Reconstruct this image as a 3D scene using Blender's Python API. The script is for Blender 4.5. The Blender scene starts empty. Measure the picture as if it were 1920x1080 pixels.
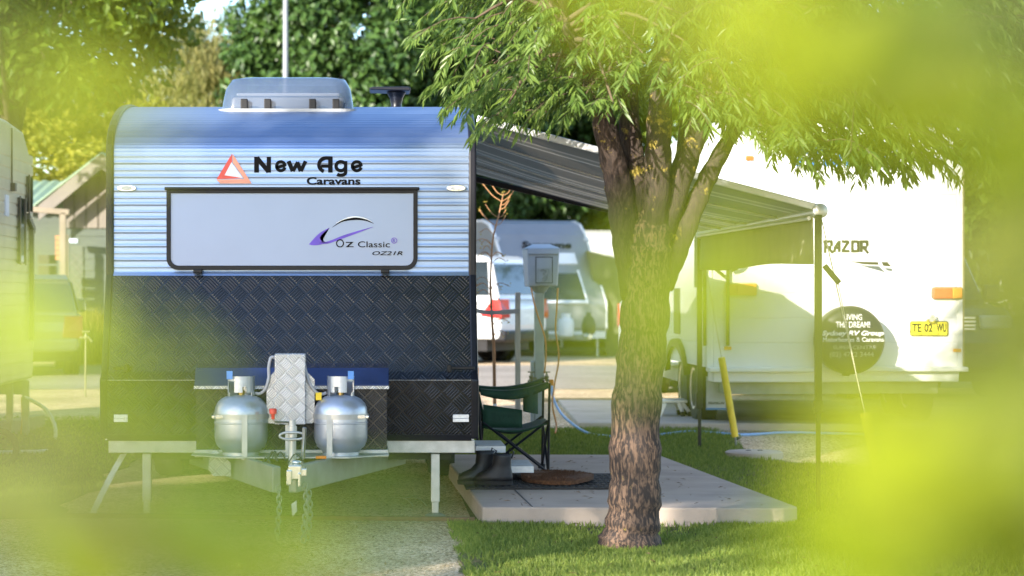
import bpy, math, random
import numpy as np
from mathutils import Vector, Matrix
random.seed(7); RNG = np.random.default_rng(11)
S = bpy.context.scene; COL = S.collection
PI = math.pi

# ------------------------------------------------------------------ camera
F, CX, CY, H = 4018.0, 700.0, 555.0, 1.42          # focal length in photo pixels, vanishing point, eye height
cam = bpy.data.cameras.new('Camera'); cam_o = bpy.data.objects.new('Camera', cam); COL.objects.link(cam_o)
cam_o.location = (0, 0, H); cam_o.rotation_euler = (PI/2, 0, 0)
cam.sensor_width = 36; cam.lens = 36*F/1920
cam.shift_x = (960-CX)/1920; cam.shift_y = (CY-540)/1920
cam.clip_start = 0.05; cam.clip_end = 800
cam.dof.use_dof = True; cam.dof.focus_distance = 14.0; cam.dof.aperture_fstop = 2.4
S.camera = cam_o

# ------------------------------------------------------------------ light
SUN = Vector((0.7, 1.0, -0.43)).normalized()        # the way the light travels
W = bpy.data.worlds.new('World'); S.world = W; W.use_nodes = True
nt = W.node_tree; bg = nt.nodes['Background']
sky = nt.nodes.new('ShaderNodeTexSky'); sky.sky_type = 'NISHITA'; sky.sun_disc = False
sky.sun_elevation = math.asin(-SUN.z); sky.sun_rotation = math.atan2(-SUN.x, -SUN.y)
sky.air_density = 1.0; sky.dust_density = 0.5; sky.ozone_density = 2.4
nt.links.new(sky.outputs[0], bg.inputs[0]); bg.inputs[1].default_value = 0.15
sl = bpy.data.lights.new('Sun', 'SUN'); so = bpy.data.objects.new('Sun', sl); COL.objects.link(so)
sl.energy = 4.6; sl.angle = math.radians(0.5); sl.color = (1.0, 0.91, 0.78)
so.rotation_euler = SUN.to_track_quat('-Z', 'Y').to_euler(); so.location = (-20, -20, 20)
S.view_settings.view_transform = 'Standard'; S.view_settings.look = 'None'
S.view_settings.gamma = 1; S.view_settings.use_curve_mapping = False
S.view_settings.exposure = 1.7
S.cycles.max_bounces = 8; S.cycles.diffuse_bounces = 3; S.cycles.glossy_bounces = 3
S.cycles.transmission_bounces = 5; S.cycles.transparent_max_bounces = 6
S.cycles.caustics_reflective = False; S.cycles.caustics_refractive = False
S.cycles.use_denoising = True

def smooth(a, b, x):
    t = min(1, max(0, (x-a)/(b-a))); return t*t*(3-2*t)
def gz(y): return 0.15*smooth(16, 23, y) + 0.08*smooth(26, 40, y)
def P(px, py, Y): return Vector(((px-CX)*Y/F, Y, H-(py-CY)*Y/F))
def PX(px, Y): return (px-CX)*Y/F
def PZ(py, Y): return H-(py-CY)*Y/F

# ------------------------------------------------------------------ materials
MATS = {}
def mat(name, col, rough=0.5, metal=0.0, var=0.12, scale=6.0, bump=0.0, bscale=40.0, spec=0.5, coat=0.0, stretch=None, dirt=None, dscale=2.0, damt=0.5):
    if name in MATS: return MATS[name]
    m = bpy.data.materials.new(name); m.use_nodes = True; MATS[name] = m
    n = m.node_tree.nodes; l = m.node_tree.links; b = n['Principled BSDF']
    b.inputs['Roughness'].default_value = rough; b.inputs['Metallic'].default_value = metal
    b.inputs['Specular IOR Level'].default_value = spec; b.inputs['Coat Weight'].default_value = coat
    tc = n.new('ShaderNodeTexCoord'); src = tc.outputs['Object']
    if stretch:
        mp = n.new('ShaderNodeMapping'); mp.inputs['Scale'].default_value = stretch; l.new(src, mp.inputs[0]); src = mp.outputs[0]
    t = n.new('ShaderNodeTexNoise'); t.inputs['Scale'].default_value = scale; t.inputs['Detail'].default_value = 5
    l.new(src, t.inputs['Vector'])
    r = n.new('ShaderNodeValToRGB'); l.new(t.outputs['Fac'], r.inputs[0])
    r.color_ramp.elements[0].position = 0.3; r.color_ramp.elements[1].position = 0.7
    r.color_ramp.elements[0].color = [c*(1-var) for c in col]+[1]; r.color_ramp.elements[1].color = [min(1, c*(1+var)) for c in col]+[1]
    out = r.outputs[0]
    if dirt:
        t2 = n.new('ShaderNodeTexNoise'); t2.inputs['Scale'].default_value = dscale; t2.inputs['Detail'].default_value = 8; t2.inputs['Roughness'].default_value = 0.65
        l.new(src, t2.inputs['Vector'])
        r2 = n.new('ShaderNodeValToRGB'); l.new(t2.outputs['Fac'], r2.inputs[0])
        r2.color_ramp.elements[0].position = 0.5; r2.color_ramp.elements[1].position = 0.72
        r2.color_ramp.elements[0].color = (0, 0, 0, 1); r2.color_ramp.elements[1].color = (damt, damt, damt, 1)
        mx = n.new('ShaderNodeMix'); mx.data_type = 'RGBA'
        l.new(r2.outputs[0], mx.inputs[0]); l.new(out, mx.inputs[6]); mx.inputs[7].default_value = list(dirt)+[1]
        out = mx.outputs[2]
    l.new(out, b.inputs['Base Color'])
    if bump:
        t3 = n.new('ShaderNodeTexNoise'); t3.inputs['Scale'].default_value = bscale; t3.inputs['Detail'].default_value = 4
        l.new(src, t3.inputs['Vector'])
        bp = n.new('ShaderNodeBump'); bp.inputs['Strength'].default_value = bump; bp.inputs['Distance'].default_value = 0.02
        l.new(t3.outputs['Fac'], bp.inputs['Height']); l.new(bp.outputs[0], b.inputs['Normal'])
    return m

def math_node(n, l, op, a, b=None, c=None):
    x = n.new('ShaderNodeMath'); x.operation = op
    for i, v in enumerate((a, b, c)):
        if v is None: continue
        if isinstance(v, (int, float)): x.inputs[i].default_value = v
        else: l.new(v, x.inputs[i])
    return x.outputs[0]

def checker_mat(name, col, rough, metal, cell=0.040, strength=0.9, barcol=None, spec=0.6):
    """five-bar tread plate, pattern laid in the object's own X and Z"""
    m = bpy.data.materials.new(name); m.use_nodes = True; MATS[name] = m
    n = m.node_tree.nodes; l = m.node_tree.links; b = n['Principled BSDF']
    M = lambda op, a, bb=None, c=None: math_node(n, l, op, a, bb, c)
    tc = n.new('ShaderNodeTexCoord'); sx = n.new('ShaderNodeSeparateXYZ'); l.new(tc.outputs['Object'], sx.inputs[0])
    u, v = sx.outputs[0], sx.outputs[2]
    k = 1/(cell*1.41421)
    p = M('MULTIPLY', M('ADD', u, v), k); q = M('MULTIPLY', M('SUBTRACT', u, v), k)
    p = M('ADD', p, 100.0); q = M('ADD', q, 100.0)
    fp = M('FRACT', p); fq = M('FRACT', q)
    par = M('FLOORED_MODULO', M('ADD', M('FLOOR', p), M('FLOOR', q)), 2.0)
    def bars(along, across):
        ac = M('MULTIPLY', M('SUBTRACT', across, 0.04), 1.087)
        inn = M('MULTIPLY', M('GREATER_THAN', ac, 0.0), M('LESS_THAN', ac, 1.0))
        s = M('ABSOLUTE', M('SUBTRACT', M('FRACT', M('MULTIPLY', ac, 5.0)), 0.5))      # 0 at the bar's middle
        s = M('SMOOTH_MIN', M('MULTIPLY', M('SUBTRACT', 0.38, s), 4.0), 1.0, 0.2)
        e = M('SUBTRACT', 0.46, M('ABSOLUTE', M('SUBTRACT', along, 0.5)))
        e = M('MINIMUM', M('MULTIPLY', M('MAXIMUM', e, 0.0), 12.0), 1.0)
        return M('MULTIPLY', M('MULTIPLY', M('MAXIMUM', s, 0.0), e), inn)
    A, B = bars(fp, fq), bars(fq, fp)
    mix = M('ADD', M('MULTIPLY', A, par), M('MULTIPLY', B, M('SUBTRACT', 1.0, par)))
    bp = n.new('ShaderNodeBump'); bp.inputs['Strength'].default_value = strength; bp.inputs['Distance'].default_value = 0.0045
    l.new(mix, bp.inputs['Height']); l.new(bp.outputs[0], b.inputs['Normal'])
    t = n.new('ShaderNodeTexNoise'); t.inputs['Scale'].default_value = 3; t.inputs['Detail'].default_value = 6
    l.new(tc.outputs['Object'], t.inputs['Vector'])
    rr = n.new('ShaderNodeMapRange'); l.new(t.outputs['Fac'], rr.inputs[0])
    rr.inputs[3].default_value = rough*0.75; rr.inputs[4].default_value = rough*1.3; l.new(rr.outputs[0], b.inputs['Roughness'])
    mx = n.new('ShaderNodeMix'); mx.data_type = 'RGBA'; l.new(mix, mx.inputs[0])
    mx.inputs[6].default_value = list(col)+[1]; mx.inputs[7].default_value = list(barcol or col)+[1]  # bars lighter than the plate: reflected highlights put into their colour
    l.new(mx.outputs[2], b.inputs['Base Color'])
    b.inputs['Metallic'].default_value = metal; b.inputs['Specular IOR Level'].default_value = spec
    return m

def leaf_mat(name, c0, c1, trans=0.45, rough=0.4, spec=0.35):
    m = bpy.data.materials.new(name); m.use_nodes = True; MATS[name] = m
    n = m.node_tree.nodes; l = m.node_tree.links; b = n['Principled BSDF']; out = n['Material Output']
    g = n.new('ShaderNodeNewGeometry'); r = n.new('ShaderNodeValToRGB'); l.new(g.outputs['Random Per Island'], r.inputs[0])
    r.color_ramp.elements[0].color = list(c0)+[1]; r.color_ramp.elements[1].color = list(c1)+[1]
    l.new(r.outputs[0], b.inputs['Base Color']); b.inputs['Roughness'].default_value = rough; b.inputs['Specular IOR Level'].default_value = spec
    t = n.new('ShaderNodeBsdfTranslucent'); hs = n.new('ShaderNodeHueSaturation'); hs.inputs['Value'].default_value = 1.25; hs.inputs['Hue'].default_value = 0.485
    l.new(r.outputs[0], hs.inputs['Color']); l.new(hs.outputs[0], t.inputs['Color'])
    mx = n.new('ShaderNodeMixShader'); mx.inputs[0].default_value = trans
    l.new(b.outputs[0], mx.inputs[1]); l.new(t.outputs[0], mx.inputs[2]); l.new(mx.outputs[0], out.inputs[0])
    return m

def glass_mat(name, col, rough=0.05, alpha=0.35):
    m = bpy.data.materials.new(name); m.use_nodes = True; MATS[name] = m
    b = m.node_tree.nodes['Principled BSDF']; b.inputs['Base Color'].default_value = list(col)+[1]
    b.inputs['Roughness'].default_value = rough; b.inputs['Alpha'].default_value = alpha; b.inputs['Coat Weight'].default_value = 0.6
    return m

def ground_mat(name, cols, scale, bump=0.6, big=0.4, bigvar=0.25, rough=0.95, bdist=0.012):
    """stones: voronoi cells of varied colour, with broad patches over them"""
    m = bpy.data.materials.new(name); m.use_nodes = True; MATS[name] = m
    n = m.node_tree.nodes; l = m.node_tree.links; b = n['Principled BSDF']
    tc = n.new('ShaderNodeTexCoord'); v = n.new('ShaderNodeTexVoronoi'); v.inputs['Scale'].default_value = scale
    l.new(tc.outputs['Object'], v.inputs['Vector'])
    sp = n.new('ShaderNodeSeparateColor'); l.new(v.outputs['Color'], sp.inputs[0])
    r = n.new('ShaderNodeValToRGB'); l.new(sp.outputs[0], r.inputs[0])
    els = r.color_ramp.elements
    while len(els) < len(cols): els.new(0.5)
    for i, c in enumerate(cols): els[i].position = i/(len(cols)-1); els[i].color = list(c)+[1]
    t = n.new('ShaderNodeTexNoise'); t.inputs['Scale'].default_value = big; t.inputs['Detail'].default_value = 7; l.new(tc.outputs['Object'], t.inputs['Vector'])
    mr = n.new('ShaderNodeMapRange'); l.new(t.outputs['Fac'], mr.inputs[0]); mr.inputs[1].default_value = 0.3; mr.inputs[2].default_value = 0.7
    mr.inputs[3].default_value = 1-bigvar; mr.inputs[4].default_value = 1+bigvar
    hs = n.new('ShaderNodeHueSaturation'); l.new(r.outputs[0], hs.inputs['Color']); l.new(mr.outputs[0], hs.inputs['Value'])
    l.new(hs.outputs[0], b.inputs['Base Color']); b.inputs['Roughness'].default_value = rough; b.inputs['Specular IOR Level'].default_value = 0.2
    bp = n.new('ShaderNodeBump'); bp.inputs['Strength'].default_value = bump; bp.inputs['Distance'].default_value = bdist; bp.invert = True
    l.new(v.outputs['Distance'], bp.inputs['Height']); l.new(bp.outputs[0], b.inputs['Normal'])
    return m

def bark_mat(name, dark, light, lichen=None):
    m = bpy.data.materials.new(name); m.use_nodes = True; MATS[name] = m
    n = m.node_tree.nodes; l = m.node_tree.links; b = n['Principled BSDF']
    tc = n.new('ShaderNodeTexCoord'); mp = n.new('ShaderNodeMapping'); mp.inputs['Scale'].default_value = (1, 1, 0.24); l.new(tc.outputs['Object'], mp.inputs[0])
    wv = n.new('ShaderNodeTexNoise'); wv.inputs['Scale'].default_value = 70; wv.inputs['Detail'].default_value = 6; wv.inputs['Distortion'].default_value = 0.8; l.new(mp.outputs[0], wv.inputs['Vector'])
    r = n.new('ShaderNodeValToRGB'); l.new(wv.outputs['Fac'], r.inputs[0])
    r.color_ramp.elements[0].position = 0.44; r.color_ramp.elements[0].color = list(dark)+[1]
    r.color_ramp.elements[1].position = 0.62; r.color_ramp.elements[1].color = list(light)+[1]
    big = n.new('ShaderNodeTexNoise'); big.inputs['Scale'].default_value = 5; big.inputs['Detail'].default_value = 3; l.new(mp.outputs[0], big.inputs['Vector'])
    mx = n.new('ShaderNodeMix'); mx.data_type = 'RGBA'
    rb = n.new('ShaderNodeMapRange'); l.new(big.outputs['Fac'], rb.inputs[0]); rb.inputs[1].default_value = 0.42; rb.inputs[2].default_value = 0.66; rb.inputs[4].default_value = 0.55
    l.new(rb.outputs[0], mx.inputs[0]); l.new(r.outputs[0], mx.inputs[6]); mx.inputs[7].default_value = [d*1.6 for d in dark]+[1]
    out = mx.outputs[2]
    if lichen:
        t = n.new('ShaderNodeTexNoise'); t.inputs['Scale'].default_value = 11; t.inputs['Detail'].default_value = 7; t.inputs['Roughness'].default_value = 0.7; l.new(tc.outputs['Object'], t.inputs['Vector'])
        sx = n.new('ShaderNodeSeparateXYZ'); l.new(tc.outputs['Object'], sx.inputs[0])
        hr = n.new('ShaderNodeMapRange'); l.new(sx.outputs[2], hr.inputs[0]); hr.inputs[1].default_value = 1.2; hr.inputs[2].default_value = 2.2
        tt = math_node(n, l, 'ADD', t.outputs['Fac'], math_node(n, l, 'MULTIPLY', hr.outputs[0], 0.10))
        rr = n.new('ShaderNodeMapRange'); l.new(tt, rr.inputs[0]); rr.inputs[1].default_value = 0.67; rr.inputs[2].default_value = 0.72
        m2 = n.new('ShaderNodeMix'); m2.data_type = 'RGBA'; l.new(rr.outputs[0], m2.inputs[0]); l.new(out, m2.inputs[6]); m2.inputs[7].default_value = list(lichen)+[1]
        out = m2.outputs[2]
    l.new(out, b.inputs['Base Color']); b.inputs['Roughness'].default_value = 0.85; b.inputs['Specular IOR Level'].default_value = 0.25
    bp = n.new('ShaderNodeBump'); bp.inputs['Strength'].default_value = 0.7; bp.inputs['Distance'].default_value = 0.008
    l.new(wv.outputs['Fac'], bp.inputs['Height']); l.new(bp.outputs[0], b.inputs['Normal'])
    return m

ALU = mat('sky_tinted_ribbed_aluminium', (0.25, 0.33, 0.50), 0.32, 0.80, 0.06, 3, stretch=(0.25, 1, 14))  # bare metal; its blue is reflected sky painted into the base colour
WHITE = mat('gloss_white_panel', (0.78, 0.79, 0.80), 0.18, 0.0, 0.03, 2, coat=0.3)
WHITE2 = mat('white_body', (0.80, 0.80, 0.80), 0.35, 0.0, 0.03, 2, dirt=(0.6, 0.57, 0.5), dscale=1.2, damt=0.15)
CREAM = mat('cream_body', (0.46, 0.45, 0.41), 0.4, 0.1, 0.05, 2)
BLACK = mat('black_plastic', (0.008, 0.008, 0.010), 0.45, 0, 0.3, 10, spec=0.3)
BLACKT = mat('black_trim', (0.007, 0.008, 0.014), 0.35, 0, 0.2, 10, spec=0.3)
RUBBER = mat('tyre_rubber', (0.022, 0.022, 0.022), 0.85, 0, 0.3, 20, bump=0.3)
GALV = mat('galvanised_steel', (0.47, 0.47, 0.45), 0.42, 0.55, 0.14, 14, dirt=(0.32, 0.30, 0.27), dscale=5, damt=0.5)
GALVD = mat('dull_galvanised_drawbar', (0.27, 0.27, 0.25), 0.5, 0.4, 0.14, 10, dirt=(0.2, 0.19, 0.16), dscale=4, damt=0.5)
STEELP = mat('silver_painted_steel', (0.46, 0.49, 0.55), 0.33, 0.65, 0.07, 12, dirt=(0.25, 0.25, 0.25), dscale=6, damt=0.3, bump=0.05, bscale=60)
CHROME = mat('zinc_plated_steel', (0.7, 0.7, 0.68), 0.22, 0.95, 0.08, 20)
CHK_D = checker_mat('black_tread_plate', (0.004, 0.005, 0.008), 0.22, 0.0, 0.088, 1.0, (0.030, 0.032, 0.040), 0.6)
CHK_T = checker_mat('black_toolbox_tread_plate', (0.004, 0.005, 0.008), 0.22, 0.0, 0.075, 1.0, (0.030, 0.032, 0.040), 0.6)
CHK_D.node_tree.nodes['Principled BSDF'].inputs['Coat Weight'].default_value = 0.1
CHK_A = checker_mat('bright_tread_plate', (0.36, 0.37, 0.40), 0.3, 0.85, 0.062, 0.8, (0.85, 0.85, 0.85))
GRAVEL = ground_mat('tan_gravel', [(0.20, 0.13, 0.07), (0.48, 0.34, 0.20), (0.66, 0.49, 0.30), (0.76, 0.62, 0.44)], 70, 0.8, 0.9, 0.28)
ROADM = ground_mat('compacted_road', [(0.20, 0.17, 0.14), (0.30, 0.26, 0.22), (0.36, 0.32, 0.27)], 60, 0.4, 0.5, 0.2)
LAWN = ground_mat('lawn_soil', [(0.07, 0.085, 0.025), (0.11, 0.125, 0.04), (0.17, 0.13, 0.07)], 60, 0.8, 1.3, 0.4)
MULCH = ground_mat('dark_mulch', [(0.05, 0.04, 0.02), (0.10, 0.08, 0.04), (0.14, 0.11, 0.06)], 40, 0.8, 1.0, 0.3)
CONC = mat('concrete', (0.38, 0.31, 0.255), 0.85, 0, 0.10, 3, bump=0.15, bscale=120, dirt=(0.20, 0.165, 0.14), dscale=1.6, damt=0.55)
CONC2 = mat('pale_concrete', (0.46, 0.38, 0.31), 0.85, 0, 0.10, 3, bump=0.15, bscale=120, dirt=(0.24, 0.2, 0.17), dscale=1.6, damt=0.5)
TIMBER = mat('weathered_timber', (0.30, 0.25, 0.20), 0.8, 0, 0.25, 10, stretch=(6, 6, 0.6), bump=0.3)
EDGING = mat('red_timber_edging', (0.13, 0.075, 0.05), 0.85, 0, 0.3, 14, bump=0.3)

# ------------------------------------------------------------------ mesh helpers
class MB:
    def __init__(s): s.v = []; s.f = []; s.m = []
    def add(s, vs, fs, mi=0):
        o = len(s.v); s.v += [tuple(v) for v in vs]; s.f += [tuple(i+o for i in f) for f in fs]; s.m += [mi]*len(fs); return s
    def box(s, x0, x1, y0, y1, z0, z1, mi=0):
        return s.add([(x0,y0,z0),(x1,y0,z0),(x1,y1,z0),(x0,y1,z0),(x0,y0,z1),(x1,y0,z1),(x1,y1,z1),(x0,y1,z1)],
                     [(0,3,2,1),(4,5,6,7),(0,1,5,4),(1,2,6,5),(2,3,7,6),(3,0,4,7)], mi)
    def bar(s, a, b, w, h, mi=0, up=(0,0,1)):
        a, b = Vector(a), Vector(b); d = (b-a).normalized(); u = Vector(up)
        sd = d.cross(u)
        if sd.length < 1e-4: sd = d.cross(Vector((1,0,0)))
        sd.normalize(); u = sd.cross(d).normalized()
        vs = [p+sd*(sx*w/2)+u*(sz*h/2) for p in (a, b) for sx, sz in ((-1,-1),(1,-1),(1,1),(-1,1))]
        return s.add(vs, [(0,1,2,3),(7,6,5,4),(0,4,5,1),(1,5,6,2),(2,6,7,3),(3,7,4,0)], mi)
    def tube(s, pts, r, n=8, mi=0, caps=True, closed=False):
        pts = [Vector(p) for p in pts]; R = r if isinstance(r, (list, tuple)) else [r]*len(pts)
        N = len(pts); vs = []; ref = None
        for i, p in enumerate(pts):
            if closed: d = pts[(i+1) % N]-pts[i-1]
            else: d = pts[min(i+1, N-1)]-pts[max(i-1, 0)]
            if d.length < 1e-9: d = Vector((0,0,1))
            d.normalize()
            if ref is None:
                ref = Vector((0,0,1)) if abs(d.z) < 0.9 else Vector((1,0,0))
                ref = (ref-d*ref.dot(d)).normalized()
            else:
                ref = ref-d*ref.dot(d)
                if ref.length < 1e-5: ref = Vector((1,0,0))-d*d.x
                ref.normalize()
            q = d.cross(ref)
            for k in range(n):
                a = 2*PI*k/n; vs.append(p+(ref*math.cos(a)+q*math.sin(a))*R[i])
        fs = []
        for i in range(N if closed else N-1):
            j = (i+1) % N
            for k in range(n):
                fs.append((i*n+k, i*n+(k+1) % n, j*n+(k+1) % n, j*n+k))
        if caps and not closed: fs += [tuple(range(n-1, -1, -1)), tuple((N-1)*n+k for k in range(n))]
        return s.add(vs, fs, mi)
    def lathe(s, prof, c=(0,0,0), axis='z', n=28, mi=0, cap=True):
        vs = []
        for r, h in prof:
            for k in range(n):
                a = 2*PI*k/n; x, y = r*math.cos(a), r*math.sin(a)
                if axis == 'z': v = (x, y, h)
                elif axis == 'y': v = (x, h, y)
                else: v = (h, x, y)
                vs.append((v[0]+c[0], v[1]+c[1], v[2]+c[2]))
        fs = [(i*n+k, i*n+(k+1) % n, (i+1)*n+(k+1) % n, (i+1)*n+k) for i in range(len(prof)-1) for k in range(n)]
        if cap: fs += [tuple(range(n-1, -1, -1)), tuple((len(prof)-1)*n+k for k in range(n))]
        return s.add(vs, fs, mi)
    def prism_x(s, prof, x0, x1, mi=0, cap=True):       # prof of (y, z), extruded along x
        n = len(prof); vs = [(x0,y,z) for y, z in prof]+[(x1,y,z) for y, z in prof]
        fs = [(i, (i+1) % n, n+(i+1) % n, n+i) for i in range(n)]
        if cap: fs += [tuple(range(n-1,-1,-1)), tuple(range(n, 2*n))]
        return s.add(vs, fs, mi)
    def prism_y(s, prof, y0, y1, mi=0):                  # prof of (x, z), extruded along y
        n = len(prof); vs = [(x,y0,z) for x, z in prof]+[(x,y1,z) for x, z in prof]
        fs = [(i, (i+1) % n, n+(i+1) % n, n+i) for i in range(n)]
        fs += [tuple(range(n-1,-1,-1)), tuple(range(n, 2*n))]
        return s.add(vs, fs, mi)
    def ring_y(s, outer, inner, y0, y1, mi=0):           # two outlines with equally many points
        n = len(outer); vs = [(x,y0,z) for x, z in outer]+[(x,y0,z) for x, z in inner]+[(x,y1,z) for x, z in outer]+[(x,y1,z) for x, z in inner]
        fs = []
        for i in range(n):
            j = (i+1) % n
            fs += [(i,j,n+j,n+i), (2*n+i,3*n+i,3*n+j,2*n+j), (i,2*n+i,2*n+j,j), (n+i,n+j,3*n+j,3*n+i)]
        return s.add(vs, fs, mi)
    def strip(s, rows, mi=0):                            # rows of equally many points
        n = len(rows[0]); vs = [v for r in rows for v in r]
        return s.add(vs, [(i*n+k, i*n+k+1, (i+1)*n+k+1, (i+1)*n+k) for i in range(len(rows)-1) for k in range(n-1)], mi)
    def build(s, name, m, parent=None, sm=False, bevel=0, seg=2, solid=0):
        me = bpy.data.meshes.new(name); me.from_pydata(s.v, [], s.f)
        ms = m if isinstance(m, (list, tuple)) else [m]
        for x in ms: me.materials.append(x)
        if len(ms) > 1: me.polygons.foreach_set('material_index', s.m)
        if sm: me.polygons.foreach_set('use_smooth', [True]*len(me.polygons))
        me.update()
        o = bpy.data.objects.new(name, me); COL.objects.link(o)
        if parent: attach(o, parent)
        if solid: md = o.modifiers.new('solid', 'SOLIDIFY'); md.thickness = solid
        if bevel: md = o.modifiers.new('bevel', 'BEVEL'); md.width = bevel; md.segments = seg; md.limit_method = 'ANGLE'; md.harden_normals = False
        if sm == 'auto':
            import bmesh
            b = bmesh.new(); b.from_mesh(me); b.normal_update()
            for e in b.edges:
                if len(e.link_faces) == 2 and e.calc_face_angle(0) > 0.7: e.smooth = False
            b.to_mesh(me); b.free()
        return o

def world_loc(o):
    v = Vector(o.location); p = o.parent
    while p: v = p.matrix_basis @ v; p = p.parent
    return v
def attach(o, parent):                                   # geometry was written in world coordinates
    o.parent = parent; inv = Matrix.Identity(4); chain = []; p = parent
    M4 = Matrix.Identity(4)
    while p: chain.append(p); p = p.parent
    for p in reversed(chain): M4 = M4 @ p.matrix_parent_inverse @ p.matrix_basis
    o.matrix_parent_inverse = M4.inverted()

def thing(name, label, cat, loc=(0,0,0), group=None):
    o = bpy.data.objects.new(name, None); COL.objects.link(o); o.location = loc; o.empty_display_size = 0.2
    o['label'] = label; o['category'] = cat
    if group: o['group'] = group
    return o
def tag(o, label, cat, group=None):
    o['label'] = label; o['category'] = cat
    if group: o['group'] = group
    return o
def kind(o, k): o['kind'] = k; return o
def copy_tree(o, parent=None):
    c = o.copy(); COL.objects.link(c)
    if parent: c.parent = parent
    for ch in [x for x in bpy.data.objects if x.parent == o]: copy_tree(ch, c)
    return c

def text(s, box, y, m, parent, name='lettering', bold=0.0, shear=0.0, space=1.0, thick=0.0015, rot=None):
    """letters filling box = (x0, x1, z0, z1) on the plane Y = y, facing the camera side"""
    c = bpy.data.curves.new(name, 'FONT'); c.body = s; c.size = 1; c.offset = bold; c.shear = shear; c.space_character = space
    c.resolution_u = 4; c.extrude = 0.01
    o = bpy.data.objects.new(name, c); COL.objects.link(o)
    dg = bpy.context.evaluated_depsgraph_get(); me = bpy.data.meshes.new_from_object(o.evaluated_get(dg))
    bpy.data.objects.remove(o); bpy.data.curves.remove(c)
    n = len(me.vertices); a = np.zeros(n*3); me.vertices.foreach_get('co', a); a = a.reshape(-1, 3)
    mn, mxx = a.min(0), a.max(0); x0, x1, z0, z1 = box
    X = x0+(a[:,0]-mn[0])/(mxx[0]-mn[0])*(x1-x0); Z = z0+(a[:,1]-mn[1])/(mxx[1]-mn[1])*(z1-z0)
    Y = y-np.where(a[:,2] > 0, thick, 0)
    me.vertices.foreach_set('co', np.stack([X, Y, Z], 1).ravel()); me.materials.clear(); me.materials.append(m); me.update()
    me.name = name
    ob = bpy.data.objects.new(name, me); COL.objects.link(ob)
    if parent: attach(ob, parent)
    return ob

def round_rect(x0, x1, z0, z1, r, n=6, top=True):
    pts = []
    rs = [(x1-r, z0+r, -PI/2, 0, r), (x1-(r if top else 0.001), z1-(r if top else 0.001), 0, PI/2, r if top else 0.001),
          (x0+(r if top else 0.001), z1-(r if top else 0.001), PI/2, PI, r if top else 0.001), (x0+r, z0+r, PI, 1.5*PI, r)]
    for cx, cz, a0, a1, rr in rs:
        for i in range(n+1):
            a = a0+(a1-a0)*i/n; pts.append((cx+rr*math.cos(a), cz+rr*math.sin(a)))
    return pts

def catmull(pts, k=6):
    pts = [Vector(p) for p in pts]; out = []
    for i in range(len(pts)-1):
        a, b, c, d = pts[max(i-1,0)], pts[i], pts[i+1], pts[min(i+2, len(pts)-1)]
        for j in range(k):
            t = j/k
            out.append(0.5*((2*b)+(c-a)*t+(2*a-5*b+4*c-d)*t*t+(3*b-a-3*c+d)*t**3))
    out.append(pts[-1]); return out

def leaf_object(name, cen, dr, nr, L, Wd, m, parent=None, fold=0.15, segs=1):
    """many leaves in one mesh: each a folded lancet along dr with face normal nr"""
    cen, dr, nr = (np.asarray(x, float) for x in (cen, dr, nr)); n = len(cen)
    L = np.broadcast_to(L, n)[:, None]; Wd = np.broadcast_to(Wd, n)[:, None]
    dr = dr/np.linalg.norm(dr, axis=1, keepdims=True); nr = nr-dr*(nr*dr).sum(1, keepdims=True)
    nr = nr/(np.linalg.norm(nr, axis=1, keepdims=True)+1e-9); sd = np.cross(dr, nr)
    if segs == 1:
        V = np.stack([cen-dr*L/2, cen+sd*Wd/2-dr*L*0.06+nr*Wd*fold, cen+dr*L/2-nr*L*0.06, cen-sd*Wd/2-dr*L*0.06+nr*Wd*fold], 1).reshape(-1, 3)
        tri = np.array([[0,1,2],[0,2,3]])
    else:
        rows = []
        for t, w in ((-0.5,0.02),(-0.28,0.36),(0.0,0.5),(0.26,0.34),(0.5,0.02)):
            bend = -nr*L*0.25*(t+0.5)**2
            rows += [cen+dr*L*t+sd*Wd*w+bend+nr*Wd*fold*w*2, cen+dr*L*t+bend, cen+dr*L*t-sd*Wd*w+bend+nr*Wd*fold*w*2]
        V = np.stack(rows, 1).reshape(-1, 3); t_ = []
        for i in range(4):
            for k in range(2):
                a = i*3+k; t_ += [[a, a+1, a+4], [a, a+4, a+3]]
        tri = np.array(t_)
    k = V.shape[0]//n; T = (np.arange(n)[:, None, None]*k+tri[None]).reshape(-1, 3)
    me = bpy.data.meshes.new(name); me.vertices.add(len(V)); me.vertices.foreach_set('co', V.ravel())
    me.loops.add(T.size); me.loops.foreach_set('vertex_index', T.ravel().astype(np.int32))
    me.polygons.add(len(T)); me.polygons.foreach_set('loop_start', np.arange(0, T.size, 3, dtype=np.int32))
    me.polygons.foreach_set('loop_total', np.full(len(T), 3, dtype=np.int32))
    me.polygons.foreach_set('use_smooth', np.full(len(T), segs > 1)); me.update(); me.validate(); me.materials.append(m)
    o = bpy.data.objects.new(name, me); COL.objects.link(o)
    if parent: attach(o, parent)
    return o
def unit(n):
    a = RNG.normal(size=(n, 3)); return a/np.linalg.norm(a, axis=1, keepdims=True)

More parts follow.
